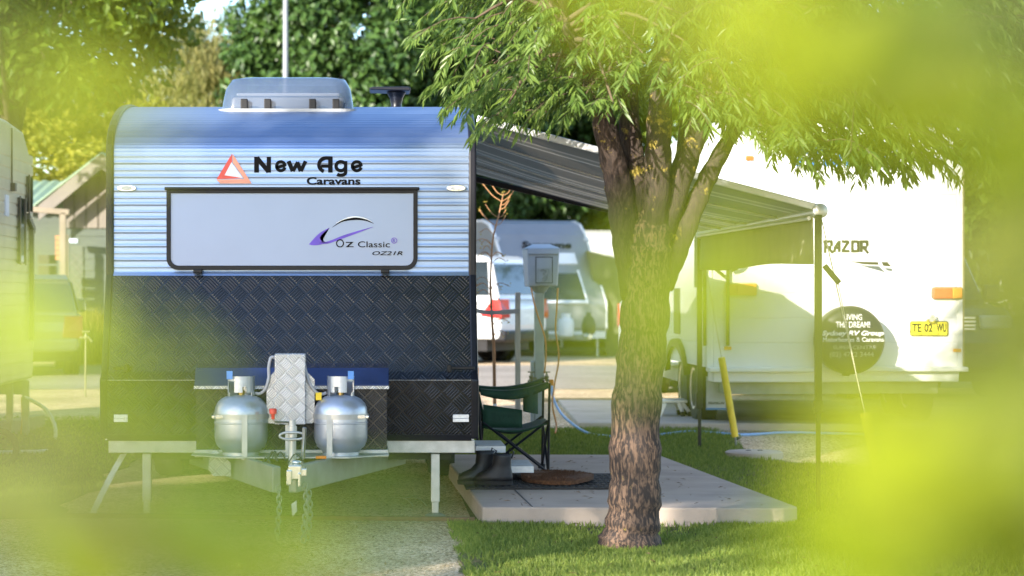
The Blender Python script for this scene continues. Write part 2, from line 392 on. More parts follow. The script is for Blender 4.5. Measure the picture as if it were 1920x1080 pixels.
# ------------------------------------------------------------------ ground
def sheet(name, rows, dz, m, ny=None):
    """rows of (Y, x left, x right); follows the gentle rise of the ground"""
    mb = MB(); R = []
    for (y0, a0, b0), (y1, a1, b1) in zip(rows, rows[1:]):
        k = max(1, int(abs(y1-y0)/0.5))
        for i in range(k):
            t = i/k; y = y0+(y1-y0)*t; R.append((y, a0+(a1-a0)*t, b0+(b1-b0)*t))
    R.append(rows[-1])
    mb.strip([[(a+(b-a)*j/8, y, gz(y)+dz) for j in range(9)] for y, a, b in R])
    return mb.build(name, m, sm=True)
kind(sheet('ground', [(-40, -90, 90), (16, -90, 90), (40, -120, 120), (60, -140, 140), (400, -400, 400)], 0, GRAVEL), 'structure')
def wob(y, s): return 0.06*math.sin(y*3.1+s)+0.035*math.sin(y*7.7+2*s)
lawn_rows = []
y = 8.0
while y < 20.9:
    xl = 0.50+wob(y, 1) if y < 13.1 else 0.62
    xr = 9 if y < 15.5 else (6.5-(y-15.5)*1.25 if y < 18 else 3.35+wob(y, 2))
    lawn_rows.append((y, xl, xr)); y += 0.3
kind(sheet('lawn', lawn_rows, 0.004, LAWN), 'structure')
left_rows = [(13.6+0.3*i, -9, -2.05+wob(13.6+0.3*i, 3)) for i in range(29)]
kind(sheet('lawn', left_rows, 0.004, LAWN), 'structure')
kind(sheet('road', [(29, -60, 60), (37, -60, 60)], 0.005, ROADM), 'structure')
kind(sheet('garden_bed', [(25.6, 1.7, 4.2), (26.6, 1.6, 4.2)], 0.006, MULCH), 'structure')
lb = []                                                     # far grass
kind(sheet('lawn', [(46, -80, 80), (120, -160, 160)], 0.005, LAWN), 'structure')

mb = MB(); mb.prism_y([(0, 0), (1, 0)], 0, 1) if False else None
def slab(name, corners, z0, z1, m, bevel=0.012):
    mb = MB(); n = len(corners)
    mb.add([(x, y, z0) for x, y in corners]+[(x, y, z1) for x, y in corners],
           [tuple(range(n-1,-1,-1)), tuple(range(n, 2*n))]+[(i, (i+1) % n, n+(i+1) % n, n+i) for i in range(n)])
    return mb.build(name, m, bevel=bevel)
sl_o = slab('concrete_slab', [(0.67, 13.2), (2.52, 13.15), (2.62, 13.24), (2.34, 17.55), (0.57, 17.6)], -0.05, 0.12, CONC)
kind(sl_o, 'structure')
kind(MB().bar((0.98, 13.22, 0.1212), (0.86, 17.5, 0.1212), 0.008, 0.003).build('slab_joint', BLACK), 'structure')
kind(slab('concrete_slab', [(2.0, 20.9), (5.4, 20.7), (5.4, 25.4), (2.2, 25.5)], 0.0, 0.185, CONC2), 'structure')
tag(MB().bar((-2.0, 13.75, 0.008), (0.64, 13.5, 0.008), 0.03, 0.04).build('timber_edging', EDGING, bevel=0.006), 'thin reddish timber edging across the gravel beneath the silver caravan', 'edging')
tag(MB().bar((-4.6, 15.0, 0.06), (-3.3, 21.2, 0.17), 0.12, 0.16).build('timber_edging', TIMBER, bevel=0.01), 'grey weathered timber sleeper on the lawn beside the left caravan', 'edging')

# grass blades
def grass(name, pts, hmin, hmax, w, m):
    n = len(pts); p = np.array(pts)
    d = np.stack([RNG.normal(0, 0.45, n), RNG.normal(0, 0.45, n), np.ones(n)], 1); d /= np.linalg.norm(d, axis=1, keepdims=True)
    h = RNG.uniform(hmin, hmax, n); c = p+d*(h/2)[:, None]
    return kind(leaf_object(name, c, d, np.stack([RNG.normal(0, 1, n), -np.ones(n), RNG.normal(0, .3, n)], 1), h, w, m), 'stuff')
GRASS = leaf_mat('grass_blade', (0.10, 0.165, 0.024), (0.27, 0.32, 0.065), 0.40, 0.5, 0.3)
pts = []
def scatter(n, y0, y1, x0, x1, ok):
    k = 0
    while k < n:
        t = random.random(); yy = y0+(y1-y0)*t; xx = random.uniform(x0, x1)
        if ok(xx, yy): pts.append((xx, yy, gz(yy)+0.003)); k += 1
def thin(x, y): return random.random() < 0.12+0.88*smooth(-0.5, 0.5, math.sin(x*2.3+1)*math.sin(y*1.9+2)+0.5*math.sin(x*5.1)*math.sin(y*4.3)+0.35)
scatter(60000, 10.2, 13.25, 0.46, 4.4, lambda x, y: x > 0.5+wob(y, 1)-0.12*random.random()**2 and thin(x, y) and math.hypot(x-1.43, y-12) > 0.17 and (x < 3.0 or random.random() < 0.5))
scatter(22000, 13.2, 17.7, 2.36, 5.5, lambda x, y: x > 2.66-(y-13.2)*0.064 and x < 6.5-(y-15.5)*1.25+wob(y,2))
scatter(26000, 17.62, 20.85, 0.6, 3.5, lambda x, y: x < 3.35+wob(y, 2)-0.2*random.random()**2)
scatter(16000, 14.6, 22.3, -4.8, -2.0, lambda x, y: x < -2.05+wob(y, 3))
grass('grass', pts, 0.022, 0.055, 0.008, GRASS)
# dry twigs and leaves on the gravel
LITTER = leaf_mat('leaf_litter', (0.10, 0.06, 0.03), (0.26, 0.18, 0.09), 0.1, 0.8, 0.2)
n = 700; c = np.stack([RNG.uniform(-2.2, 0.75, n), RNG.uniform(10.4, 14.6, n), np.full(n, 0.008)], 1)
for k_ in range(120): c[k_] = (random.uniform(0.75, 2.45), random.uniform(13.25, 17.3), 0.126)
for k_ in range(120, 260): c[k_] = (random.uniform(0.6, 3.4), random.uniform(10.4, 13.1), 0.04)
dd = unit(n); dd[:, 2] *= 0.15
kind(leaf_object('leaf_litter', c, dd, np.tile([0, 0, 1.0], (n, 1))+unit(n)*0.4, RNG.uniform(0.02, 0.06, n), RNG.uniform(0.006, 0.014, n), LITTER), 'stuff')
for i, (a, b) in enumerate([((760, 945), (800, 962)), ((735, 938), (775, 945))]):
    p0 = P(a[0], a[1], 14.6); p1 = P(b[0], b[1], 14.2); p0.z = 0.02; p1.z = 0.012
    p0.y = 14.9; p1.y = 14.4; p0.x = PX(a[0], p0.y); p1.x = PX(b[0], p1.y)
    tag(MB().tube(catmull([p0, (p0+p1)/2+Vector((0.02, 0, 0.02)), p1], 4), 0.004, 5).build('fallen_twig', TIMBER), ['dark bent twig lying on the gravel under the silver caravan, right of the drawbar', 'short straight twig on the gravel under the silver caravan, touching the bent one'][i], 'twig')

# ------------------------------------------------------------------ the silver caravan
CAR = thing('caravan', 'silver ribbed caravan with black tread plate nose, facing the camera on its drawbar', 'caravan', (-0.54, 17, 0))
XL, XR = -1.745, 0.672
def arc_prof():
    return [(15.6-1.6*math.cos(t), 2.36+0.41*math.sin(t)) for t in [PI/2*i/14 for i in range(15)]]
front = [(13.70, 0.50), (13.665, 0.885), (13.735, 0.93), (13.985, 1.555)]
prof = front+[(14.012, 1.556)]+[(y+0.012, z-0.012) for y, z in arc_prof()]+[(19.6, 2.775), (20.05, 2.6), (20.2, 2.2), (20.2, 0.50)]
MB().prism_x(prof, XL+0.03, XR-0.03).build('body', mat('caravan_side', (0.62, 0.64, 0.66), 0.35, 0.3, 0.05, 2), CAR)
# ribbed cladding
path = [(14.0, 1.556+0.804*i/60) for i in range(61)]+arc_prof()[1:]+[(15.6+0.1*i, 2.77) for i in range(1, 40)]
dense = []; acc = 0.0
for (a, b) in zip(path, path[1:]):
    L = math.hypot(b[0]-a[0], b[1]-a[1]); k = max(1, int(L/0.004))
    nx, nz = -(b[1]-a[1])/L, (b[0]-a[0])/L
    for i in range(k):
        t = i/k; s_ = acc+L*t; q = (s_ % 0.0905)/0.0905
        hgt = 0.0025*(smooth(0.0, 0.10, q)-smooth(0.16, 0.30, q)) + 0.0018*(smooth(0.52, 0.58, q)-smooth(0.60, 0.68, q))
        dense.append((a[0]+(b[0]-a[0])*t+nx*hgt, a[1]+(b[1]-a[1])*t+nz*hgt))
    acc += L
    if b[0] > 16: break
MB().strip([[(x, yy, zz) for x in np.linspace(XL+0.04, XR-0.04, 12)] for yy, zz in dense]).build('front_cladding', ALU, CAR, sm=True)
MB().box(XL+0.04, XR-0.04, 16.0, 19.6, 2.772, 2.779).build('roof_sheet', ALU, CAR)
tp = front+[(13.985, 1.58), (13.985, 2.36)]+[(15.6-1.615*math.cos(t), 2.36+0.425*math.sin(t)) for t in [PI/2*i/14 for i in range(1, 15)]]+[(19.6, 2.79)]
ins = [(yy+0.06, max(0.52, zz-0.045)) for yy, zz in tp]
for x0, x1 in ((XL, XL+0.05), (XR-0.05, XR)):
    m_ = MB(); k = len(tp)
    vs = [(x, yy-0.012, zz+0.004) for x in (x0, x1) for yy, zz in tp]+[(x, yy, zz) for x in (x0, x1) for yy, zz in ins]
    fs = []
    for i in range(k-1):
        fs += [(i, i+1, k+i+1, k+i), (i, 2*k+i, 2*k+i+1, i+1), (k+i, k+i+1, 3*k+i+1, 3*k+i)]
    fs += [(0, k, 3*k, 2*k)]
    m_.add(vs, fs).build('corner_trim', BLACKT, CAR, bevel=0.012)
def panel(name, p0, p1, x0, x1, m, t=0.004):
    return MB().prism_x([p0, p1, (p1[0]+t*2, p1[1]), (p0[0]+t*2, p0[1])], x0, x1).build(name, m, CAR)
panel('upper_tread_plate', (13.731, 0.936), (13.978, 1.553), XL+0.045, XR-0.045, CHK_D)
panel('ledge_strip', (13.660, 0.885), (13.728, 0.936), XL+0.045, XR-0.045, CHK_D)
panel('lower_tread_plate', (13.692, 0.505), (13.660, 0.882), XL+0.045, XR-0.045, CHK_D)
panel('joint_strip', (13.976, 1.548), (13.988, 1.575), XL+0.045, XR-0.045, ALU)
panel('lower_sill', (13.69, 0.495), (13.685, 0.535), XL+0.045, XR-0.045, BLACKT)
# front hatch
hx0, hx1, hz0, hz1 = PX(312, 13.96), PX(783, 13.96), PZ(506, 13.96), PZ(356, 13.96)
o_ = round_rect(hx0, hx1, hz0, hz1, 0.075, 6, False); i_ = round_rect(hx0+0.028, hx1-0.028, hz0+0.028, hz1-0.022, 0.05, 6, False)
HW = MB().prism_y(i_, 13.968, 13.99).build('front_hatch', mat('sky_tinted_white_gelcoat', (0.25, 0.34, 0.54), 0.2, 0, 0.03, 2, coat=0.3), CAR)  # a white panel; the blue of its skylit shade is put into the colour
MB().ring_y(o_, i_, 13.957, 13.992).build('hatch_frame', BLACK, HW, bevel=0.004)
MB().box(hx0-0.012, hx1+0.012, 13.945, 13.992, hz1-0.002, hz1+0.018).build('hatch_hinge', BLACK, HW, bevel=0.005)
for px in (371, 722): 
    x = PX(px, 13.95); MB().box(x-0.028, x+0.028, 13.935, 13.985, hz0-0.022, hz0+0.004).build('hatch_latch', BLACK, HW, bevel=0.005)
DARK = mat('black_vinyl', (0.006, 0.006, 0.007), 0.7, spec=0.15); PURP = mat('purple_vinyl', (0.12, 0.06, 0.52), 0.4, 0, 0.2, 9); 
RED = mat('red_vinyl', (0.72, 0.07, 0.05), 0.4); SALM = mat('salmon_vinyl', (0.80, 0.33, 0.22), 0.4); PALE = mat('pale_vinyl', (0.72, 0.72, 0.78), 0.4)
def hp(pts, Y): return [(PX(a, Y), PZ(b, Y)) for a, b in pts]
def blade(upper, lower, Y, m, name, parent, t=0.001):
    u = catmull([(a, 0, b) for a, b in hp(upper, Y)], 6); w = catmull([(a, 0, b) for a, b in hp(lower, Y)], 6)
    mb = MB(); mb.strip([[(p.x, Y, p.z), (q.x, Y, q.z)] for p, q in zip(u, w)]); return mb.build(name, m, parent)
blade([(580,457),(598,438),(618,427),(606,437),(600,447),(612,453),(650,439),(700,425)], [(579,458),(586,460),(597,459.5),(606,457.5),(614,457),(624,454),(660,441),(700,425.5)], 13.9655, PURP, 'purple_swoosh', HW)
blade([(623,426),(642,413),(665,408),(685,411),(701,419)], [(623,426.5),(642,416),(665,412.5),(685,414),(701,419.5)], 13.9655, DARK, 'black_swoosh', HW)
blade([(630,418),(648,409),(665,405.5),(682,408),(697,415)], [(630,418.5),(648,411.5),(665,407.5),(682,410),(697,415.5)], 13.9655, mat('white_vinyl', (0.85,0.88,0.88), 0.4), 'pale_swoosh', HW)
def tb(s, x0, x1, ytop, ybot, Y, m, parent, **k): return text(s, (PX(x0, Y), PX(x1, Y), PZ(ybot, Y), PZ(ytop, Y)), Y, m, parent, **k)
tb('O', 630, 645, 448.5, 464, 13.9655, DARK, HW); tb('z', 648, 663, 453.5, 463.5, 13.9655, DARK, HW)
tb('Classic', 671, 731, 452.5, 463.8, 13.9655, DARK, HW, bold=0.005)
tb('OZ21R', 698, 755, 471, 478.5, 13.9655, DARK, HW, shear=0.25, bold=0.012)
cc = P(739, 451, 13.9655); MB().ring_y([(cc.x+0.020*math.cos(a*PI/8), cc.z+0.020*math.sin(a*PI/8)) for a in range(16)], [(cc.x+0.0155*math.cos(a*PI/8), cc.z+0.0155*math.sin(a*PI/8)) for a in range(16)], 13.9640, 13.9655).build('registered_ring', PURP, HW)
tb('R', 736.5, 741.5, 448, 454, 13.9655, PURP, HW, bold=0.02)
# logo on the ribs
Yl = 13.9925
def poly(pts, m, name, Y=Yl, parent=CAR): return MB().prism_y(hp(pts, Y), Y-0.001, Y).build(name, m, parent)
LG = poly([(435,288),(406,336),(456,334),(435,306),(435,288)][:4], RED, 'logo_triangle')
poly([(436,288),(472,344),(413,344),(406,337),(458,335.5),(436,304)], SALM, 'logo_shade', Yl-0.0012, LG)
poly([(434,304),(456,334),(421,328.5)], PALE, 'logo_core', Yl-0.0024, LG)
# New Age in thick brush strokes
def stroke(mb, pts, w, Y):
    pts = [Vector((PX(a, Y), 0, PZ(b, Y))) for a, b in pts]; wm = w*Y/F/2; rows = []
    for i, p in enumerate(pts):
        d = (pts[min(i+1, len(pts)-1)]-pts[max(i-1, 0)]).normalized(); nn = Vector((-d.z, 0, d.x))
        rows.append([(p.x+nn.x*wm, Y, p.z+nn.z*wm), (p.x-nn.x*wm, Y, p.z-nn.z*wm)])
    mb.strip(rows)
def arc(cx, cy, rx, ry, a0, a1, n=14): return [(cx+rx*math.cos(math.radians(a0+(a1-a0)*i/n)), cy-ry*math.sin(math.radians(a0+(a1-a0)*i/n))) for i in range(n+1)]
mb = MB(); q = Yl
for dzz in (0,):
    stroke(mb, [(481,294),(481,323.5)], 9, q); stroke(mb, [(481.5,295.5),(503.5,322)], 8.5, q-0.0003); stroke(mb, [(504,294),(504,323.5)], 8, q-0.0006)
    stroke(mb, [(518,314)]+[(533,310.5)]+arc(526.5,311.5,8,8.5,10,345,18), 6, q)
    stroke(mb, [(541,302),(549,321)], 8, q); stroke(mb, [(549,321),(558.5,304)], 7, q-0.0003); stroke(mb, [(557,304),(564,321)], 8, q-0.0006); stroke(mb, [(564,321),(573,302)], 7, q-0.0009)
    mb.build('lettering', DARK, CAR); mb = MB()
    stroke(mb, arc(612,309,14,13,250,80,16)[::1]+[(622,296.5)], 7, q); stroke(mb, [(619.5,293.5),(619.5,323.5)], 8.5, q-0.0003); stroke(mb, [(602,311.5),(620,311.5)], 6, q-0.0006)
    stroke(mb, arc(639,311.5,9,8.5,40,340,18), 6.5, q); stroke(mb, [(648,302),(648,322)]+arc(639,323,9,5.5,0,-140,9), 6.5, q-0.0003)
    stroke(mb, [(661,314)]+[(676,310.5)]+arc(669,311.5,8.5,8.5,10,345,18), 6, q)
mb.build('lettering', DARK, CAR, solid=0.0)
tb('Caravans', 575, 676, 332, 346.5, q, DARK, CAR, bold=0.03)
# marker lamps
LAMP = mat('clear_lamp_plastic', (0.45, 0.47, 0.50), 0.2, 0, 0.05, 20, coat=0.5)
for px in (238, 855):
    x, z = PX(px, 14), PZ(353, 14)
    mk = MB().prism_y([(x+0.064*math.cos(a*PI/12)*(1 if abs(math.cos(a*PI/12)) < 0.7 else 0.98), z+0.022*(abs(math.sin(a*PI/12))**0.7)*(1 if math.sin(a*PI/12) > 0 else -1)) for a in range(24)], 13.972, 13.994).build('marker_lamp', CHROME, CAR, bevel=0.004)
    MB().prism_y([(x+0.036*math.cos(a*PI/10), z+0.014*math.sin(a*PI/10)) for a in range(20)], 13.962, 13.973).build('lens', LAMP, mk, bevel=0.003)
# latches and reflectors
for x0, x1, w0 in ((PX(838,13.7), PX(889,13.7), PX(846,13.7)), (PX(214,13.7), PX(250,13.7), PX(243,13.7))):
    z = PZ(690, 13.66); lm = MB().box(x0, x1, 13.63, 13.66, z-0.010, z+0.012); lm.box(w0-0.028, w0, 13.615, 13.70, z-0.028, z+0.024); lm.build('boot_latch', BLACK, CAR, bevel=0.006)
REFL = mat('white_reflector', (0.75, 0.76, 0.80), 0.25, 0.2, 0.1, 60)
for a, b in ((849, 879), (214, 240)):
    rf = MB().box(PX(a,13.68), PX(b,13.68), 13.66, 13.682, PZ(791,13.68), PZ(784.6,13.68)); rf.box(PX(a,13.68), PX(b,13.68), 13.66, 13.68, PZ(784.2,13.68), PZ(777,13.68)); rf.build('reflector', REFL, CAR, bevel=0.002)
tagm = MB().box(XR-0.001, XR+0.006, 13.80, 13.88, 0.88, 0.96).build('side_marker', mat('orange_lens', (0.85, 0.22, 0.03), 0.3), CAR)
# roof hatch
Hc = PX(543, 15.0); hw = 0.455
dome = glass_mat('smoked_dome', (0.07, 0.10, 0.16), 0.06, 0.72)
DM = MB(); rows = []
for z, dx, y0, y1 in ((2.690, 0.0, 14.62, 15.6), (2.76, 0.01, 14.625, 15.6), (2.84, 0.025, 14.65, 15.58), (2.90, 0.06, 14.72, 15.54), (2.922, 0.12, 14.84, 15.45)):
    pts_ = [(x, z_) for x, z_ in round_rect(Hc-hw+dx, Hc+hw-dx, y0, y1, 0.10, 5)]
    rows.append([(x, y_, z+ (0.012 if z > 2.84 else 0)) for x, y_ in pts_]+[(pts_[0][0], pts_[0][1], z+(0.012 if z > 2.84 else 0))])
DM.strip(rows); k = len(rows[0])-1; o0 = len(DM.v); DM.add(rows[-1][:k]+[], [tuple(range(k))])
HB = MB(); HB.ring_y([(0,0)]*0 or round_rect(Hc-hw-0.02, Hc+hw+0.02, 14.57, 15.64, 0.11, 5), round_rect(Hc-hw+0.03, Hc+hw-0.03, 14.66, 15.56, 0.08, 5), 0, 0.001)
HB.v = [(x, z, 2.62+(y*75)+(z-14.6)*0.03) for x, y, z in HB.v]
hatch = HB.build('roof_hatch', mat('hatch_base_grey', (0.30,0.32,0.35), 0.4), CAR)
DM.build('dome', dome, hatch, sm='auto')
blk = MB().box(Hc-hw+0.07, Hc+hw-0.07, 14.70, 15.5, 2.70, 2.785); blk.build('blind_box', mat('blind_box_beige', (0.5,0.48,0.43), 0.5), hatch, bevel=0.02)
MB().box(Hc-hw+0.10, Hc+hw-0.10, 14.72, 14.76, 2.792, 2.815).build('inner_bar', WHITE, hatch, bevel=0.01)
for px in (458, 502, 586, 630):
    x = PX(px, 14.6); MB().box(x-0.024, x+0.024, 14.575, 14.615, 2.692, 2.762).build('hinge', BLACK, hatch, bevel=0.006)
# antenna
ax_, ay_ = PX(743, 16.2), 16.2
AN = MB().lathe([(0.10, 2.775), (0.10, 2.79), (0.055, 2.82), (0.04, 2.86), (0.05, 2.915), (0.072, 2.955), (0.07, 2.962)], (ax_, ay_, 0), n=20).build('antenna', BLACKT, CAR, sm='auto')
MB().prism_y([(ax_-0.20, 2.966), (ax_+0.10, 2.958), (ax_+0.11, 2.975), (ax_+0.09, 2.990), (ax_-0.18, 2.988), (ax_-0.205, 2.98)], 16.05, 16.35).build('antenna_head', BLACKT, AN, bevel=0.012)
MB().box(PX(240, 18.5), PX(385, 18.5), 18.2, 19.0, 2.77, 2.90).build('air_conditioner', mat('beige_plastic', (0.62,0.55,0.45), 0.5), CAR, bevel=0.02)
# chassis, legs
cb = MB().box(PX(204,13.72), PX(890,13.72), 13.70, 13.78, PZ(849,13.72), PZ(825,13.72))
CH = cb.build('chassis_bar', GALV, CAR, bevel=0.004)
MB().box(-1.55, 0.5, 13.9, 20.0, 0.36, 0.50).build('underframe', BLACK, CAR)
for px in (276, 816):
    x = PX(px, 13.75); zt = 0.41
    lg = MB().box(x-0.028, x+0.028, 13.72, 13.78, 0.10, zt).box(x-0.022, x+0.022, 13.725, 13.775, 0.03, 0.101)
    lgo = lg.build('stabiliser_leg', GALV, CAR, bevel=0.004)
    MB().lathe([(0.064, 0.004), (0.066, 0.014), (0.05, 0.022), (0.02, 0.034)], (x, 13.75, 0), n=18).build('foot', GALVD, lgo, sm='auto')
st = catmull([P(232, 852, 13.9), P(205, 900, 13.85), P(170, 972, 13.75)], 5)
MB().strip([[p+Vector((-0.022, 0, 0)), p+Vector((0.022, 0, 0.006))] for p in st]).build('folded_strap', GALV, CAR, solid=0.006)
for x in (XL+0.14, XR-0.14):
    for yy in (16.9, 17.75):
        w = MB().lathe([(0.22, -0.1), (0.33, -0.1), (0.36, -0.06), (0.36, 0.06), (0.33, 0.1), (0.22, 0.1)], (x, yy, 0.365), 'x', 28).build('wheel', RUBBER, CAR, sm='auto')
        MB().lathe([(0.02, -0.085), (0.2, -0.075), (0.222, -0.1), (0.222, 0.1), (0.2, 0.075), (0.02, 0.085)], (x, yy, 0.365), 'x', 20).build('rim', CHROME, w, sm='auto')
# side door and window on the awning side
dr = MB().box(XR-0.028, XR-0.018, 14.9, 15.55, 0.6, 2.35).build('door', WHITE, CAR, bevel=0.004)
MB().box(XR-0.019, XR-0.012, 15.0, 15.45, 1.5, 2.1).build('window', BLACKT, dr)
MB().box(XR-0.028, XR-0.012, 16.3, 17.4, 1.45, 2.05).build('window', BLACKT, CAR, bevel=0.01)
# drawbar
dc = -0.505
for sgn in (-1, 1):
    a = Vector((dc+sgn*0.70, 14.3, 0.375)); b = Vector((dc+sgn*0.045, 12.2, 0.375))
    MB().bar(a, b, 0.05, 0.15).build('drawbar', GALVD, CAR, bevel=0.006)
MB().box(PX(366,13.25), PX(728,13.25), 13.16, 13.62, 0.452, 0.47).box(PX(366,13.2), PX(728,13.2), 13.15, 13.17, PZ(857,13.16), PZ(843,13.16)).build('toolbox_tray', GALV, CAR, bevel=0.003)
tray = MB().add([(dc-0.60, 13.72, 0.452), (dc+0.60, 13.72, 0.452), (dc+0.60, 13.0, 0.452), (dc+0.36, 12.78, 0.452), (dc-0.36, 12.78, 0.452), (dc-0.60, 13.0, 0.452)], [(0,1,2,3,4,5)]).build('drawbar_deck', GALV, CAR, solid=0.006)
mb = MB()
tx0, tx1 = PX(367, 13.22), PX(727, 13.22)
TB = MB().box(tx0+0.004, tx1-0.004, 13.202, 13.65, 0.47, 0.862).build('toolbox', CHK_T, CAR, bevel=0.003)
MB().prism_x([(13.19, 0.862), (13.19, 0.872), (13.275, 0.975), (13.66, 0.99), (13.66, 0.862)], tx0-0.006, tx1+0.006).build('lid', mat('sky_tinted_gloss_sheet', (0.012, 0.022, 0.085), 0.15, 0.0, 0.15, 8, coat=0.4), TB, bevel=0.003)  # lid's blue is the sky's reflection, put into the base colour
MB().box(tx0-0.008, tx1+0.008, 13.180, 13.1895, 0.848, 0.866).build('lid_edge', CHK_A, TB)
MB().prism_y([(PX(394,13.1), PZ(846,13.1)), (PX(405,13.1), PZ(843,13.1)), (PX(433,13.1), PZ(868,13.1)), (PX(433,13.1), PZ(892,13.1)), (PX(400,13.1), PZ(892,13.1)), (PX(391,13.1), PZ(880,13.1))], 13.09, 13.12).build('stone_guard', CHK_A, CAR)
# regulator cover post
Yp = 12.92; px0, px1 = PX(515, Yp), PX(573, Yp)
RC = MB().box(px0, px1, Yp, Yp+0.10, PZ(796, Yp), PZ(663, Yp)).build('regulator_cover', CHK_A, CAR, bevel=0.006)
for sgn, xa in ((-1, px0), (1, px1)):
    e = xa+sgn*0.052
    MB().prism_y([(xa, PZ(696, Yp)), (e, PZ(712, Yp)), (e, PZ(787, Yp)), (e-sgn*0.015, PZ(795, Yp)), (xa, PZ(795, Yp))], Yp+0.06, Yp+0.07).build('side_wing', CHK_A, RC)
MB().box((px0+px1)/2-0.03, (px0+px1)/2+0.03, Yp+0.03, Yp+0.09, 0.45, 0.65).build('post', GALV, RC)
MB().box(PX(500, Yp+0.09), PX(592, Yp+0.09), Yp+0.09, Yp+0.10, PZ(793, Yp), PZ(783, Yp)).build('bracket', GALV, RC)
HOSE = mat('grey_gas_hose', (0.42, 0.42, 0.44), 0.6)
MB().tube(catmull([P(517, 671, 12.97), P(508, 671, 12.97), P(504, 690, 12.97), P(504, 710, 12.97), P(497, 730, 12.98), P(487, 738, 13.0), P(478, 737, 13.0)], 5), 0.010, 8).build('gas_hose', HOSE, RC, sm=True)
MB().tube(catmull([P(563, 671, 12.97), P(569, 676, 12.97), P(573, 695, 12.97), P(580, 718, 12.97), P(592, 735, 12.98), P(603, 739, 13.0), P(612, 737, 13.0)], 5), 0.010, 8).build('gas_hose', HOSE, RC, sm=True)
MB().box(PX(592,12.95), PX(603,12.95), 12.94, 12.955, PZ(750,12.95), PZ(736,12.95)).build('yellow_tag', mat('yellow_tag', (0.8,0.55,0.02), 0.5), RC)
REDP = mat('red_plastic', (0.7, 0.05, 0.03), 0.35)
kx = PX(512, 12.85); MB().lathe([(0.010, PZ(786,12.85)), (0.012, PZ(777,12.85)), (0.022, PZ(776,12.85)), (0.023, PZ(768,12.85)), (0.018, PZ(766,12.85))], (kx, 12.85, 0), n=14).build('red_knob', REDP, RC, sm='auto')
MB().tube([P(512, 786, 12.85), P(515, 791, 12.85), P(545, 792, 12.88)], 0.006, 6).build('knob_rod', CHROME, RC)
# jockey clamp, brake lever, coupling
jx = PX(548, 12.4)
JK = MB().lathe([(0.022, 0.44), (0.022, 0.60), (0.026, 0.602), (0.026, 0.665), (0.02, 0.667), (0.02, 0.70)], (jx, 12.42, 0), n=16).build('jockey_tube', GALV, CAR, sm='auto')
MB().tube([(jx+0.052*math.cos(a)+ (0.02*(1 if math.cos(a) > 0 else -1)), 12.385, PZ(817, 12.4)+0.020*math.sin(a)) for a in [2*PI*i/20 for i in range(20)]], 0.007, 8, closed=True).build('clamp_ring', GALV, JK, sm=True)
MB().tube([P(568, 860, 12.4), P(571, 802, 12.36)], 0.012, 10).build('brake_lever', CHROME, CAR, sm='auto')
cpx = PX(556, 12.15)
cp = MB().box(cpx-0.042, cpx+0.032, 12.02, 12.30, 0.39, 0.47).box(cpx+0.0, cpx+0.062, 12.05, 12.2, 0.405, 0.45)
cp.box(cpx-0.052, cpx-0.02, 12.0, 12.12, 0.36, 0.445); cp.box(cpx+0.012, cpx+0.03, 12.0, 12.10, 0.35, 0.43); cp.lathe([(0.028, 0.47), (0.028, 0.485), (0.014, 0.49)], (cpx, 12.15, 0), n=12)
cp.build('coupling', CHROME, CAR, bevel=0.006)
WIRE = mat('dark_cable', (0.05, 0.05, 0.05), 0.6)
mb = MB()
for i in range(7):
    a = Vector((dc+random.uniform(-0.16, 0.02), random.uniform(12.35, 12.8), 0.455)); b = a+Vector((random.uniform(-0.09, 0.09), random.uniform(-0.1, 0.1), 0))
    MB().tube(catmull([a, (a+b)/2+Vector((0, 0, random.uniform(0.03, 0.07))), b], 4), 0.004, 5).build('wiring', WIRE, CAR)
MB().box(PX(592,12.7), PX(612,12.7), 12.68, 12.72, 0.456, 0.472).build('orange_block', mat('orange_plastic', (0.85,0.25,0.02), 0.5), CAR, bevel=0.003)
MB().box(PX(495,12.42), PX(507,12.42), 12.455, 12.463, PZ(894,12.45), PZ(876,12.45)).build('rating_plate', WHITE, CAR)
def chain(x, y, z0, n, sway):
    mb = MB(); p = Vector((x, y, z0))
    for i in range(n):
        turn = (i % 2)*PI/2+0.35; c_ = p+Vector((math.sin(i*0.5)*sway, 0, -0.030*i)); ring = []
        for k in range(14):
            a = 2*PI*k/14; lx, lz = 0.013*math.cos(a), 0.014*math.sin(a)+(0.008 if math.sin(a) > 0 else -0.008)
            ring.append(c_+Vector((lx*math.cos(turn), lx*math.sin(turn), lz)))
        mb.tube(ring, 0.0045, 6, closed=True)
    return mb.build('safety_chain', GALVD, CAR, sm=True)
chain(dc-0.032, 12.12, 0.33, 10, 0.006); chain(PX(572,12.1), 12.08, 0.35, 11, 0.008); chain(PX(579,12.1), 12.14, 0.30, 9, 0.006)
MB().add([P(546,945,12.1), P(556,938,12.1), P(557,958,12.1), P(549,968,12.1)], [(0,1,2,3)]).build('shackle_tag', GALV, CAR, solid=0.006)
# pull-out step
mb = MB()
for (x0, x1, z, y0) in ((PX(888,15.2), PX(944,15.2), 0.375, 14.95), (PX(926,15.2), PX(996,15.2), 0.235, 14.95)):
    mb.box(x0, x1, y0, y0+0.55, z-0.05, z)
    for k in range(7): mb.box(x0+0.01, x1-0.01, y0+0.03+k*0.07, y0+0.065+k*0.07, z, z+0.006)
STEP = mb.build('pull_out_step', mat('step_aluminium', (0.6,0.62,0.66), 0.4, 0.6, 0.1, 20), CAR, bevel=0.004)
mb = MB()
for yy in (15.0, 15.45):
    mb.bar((0.60, yy, 0.42), (PX(935,15.2), yy, 0.24), 0.02, 0.04)
    mb.bar((PX(905,15.2), yy-0.03, 0.30), (PX(935,15.2), yy-0.03, 0.20), 0.02, 0.03)
mb.build('step_arm', BLACK, STEP)

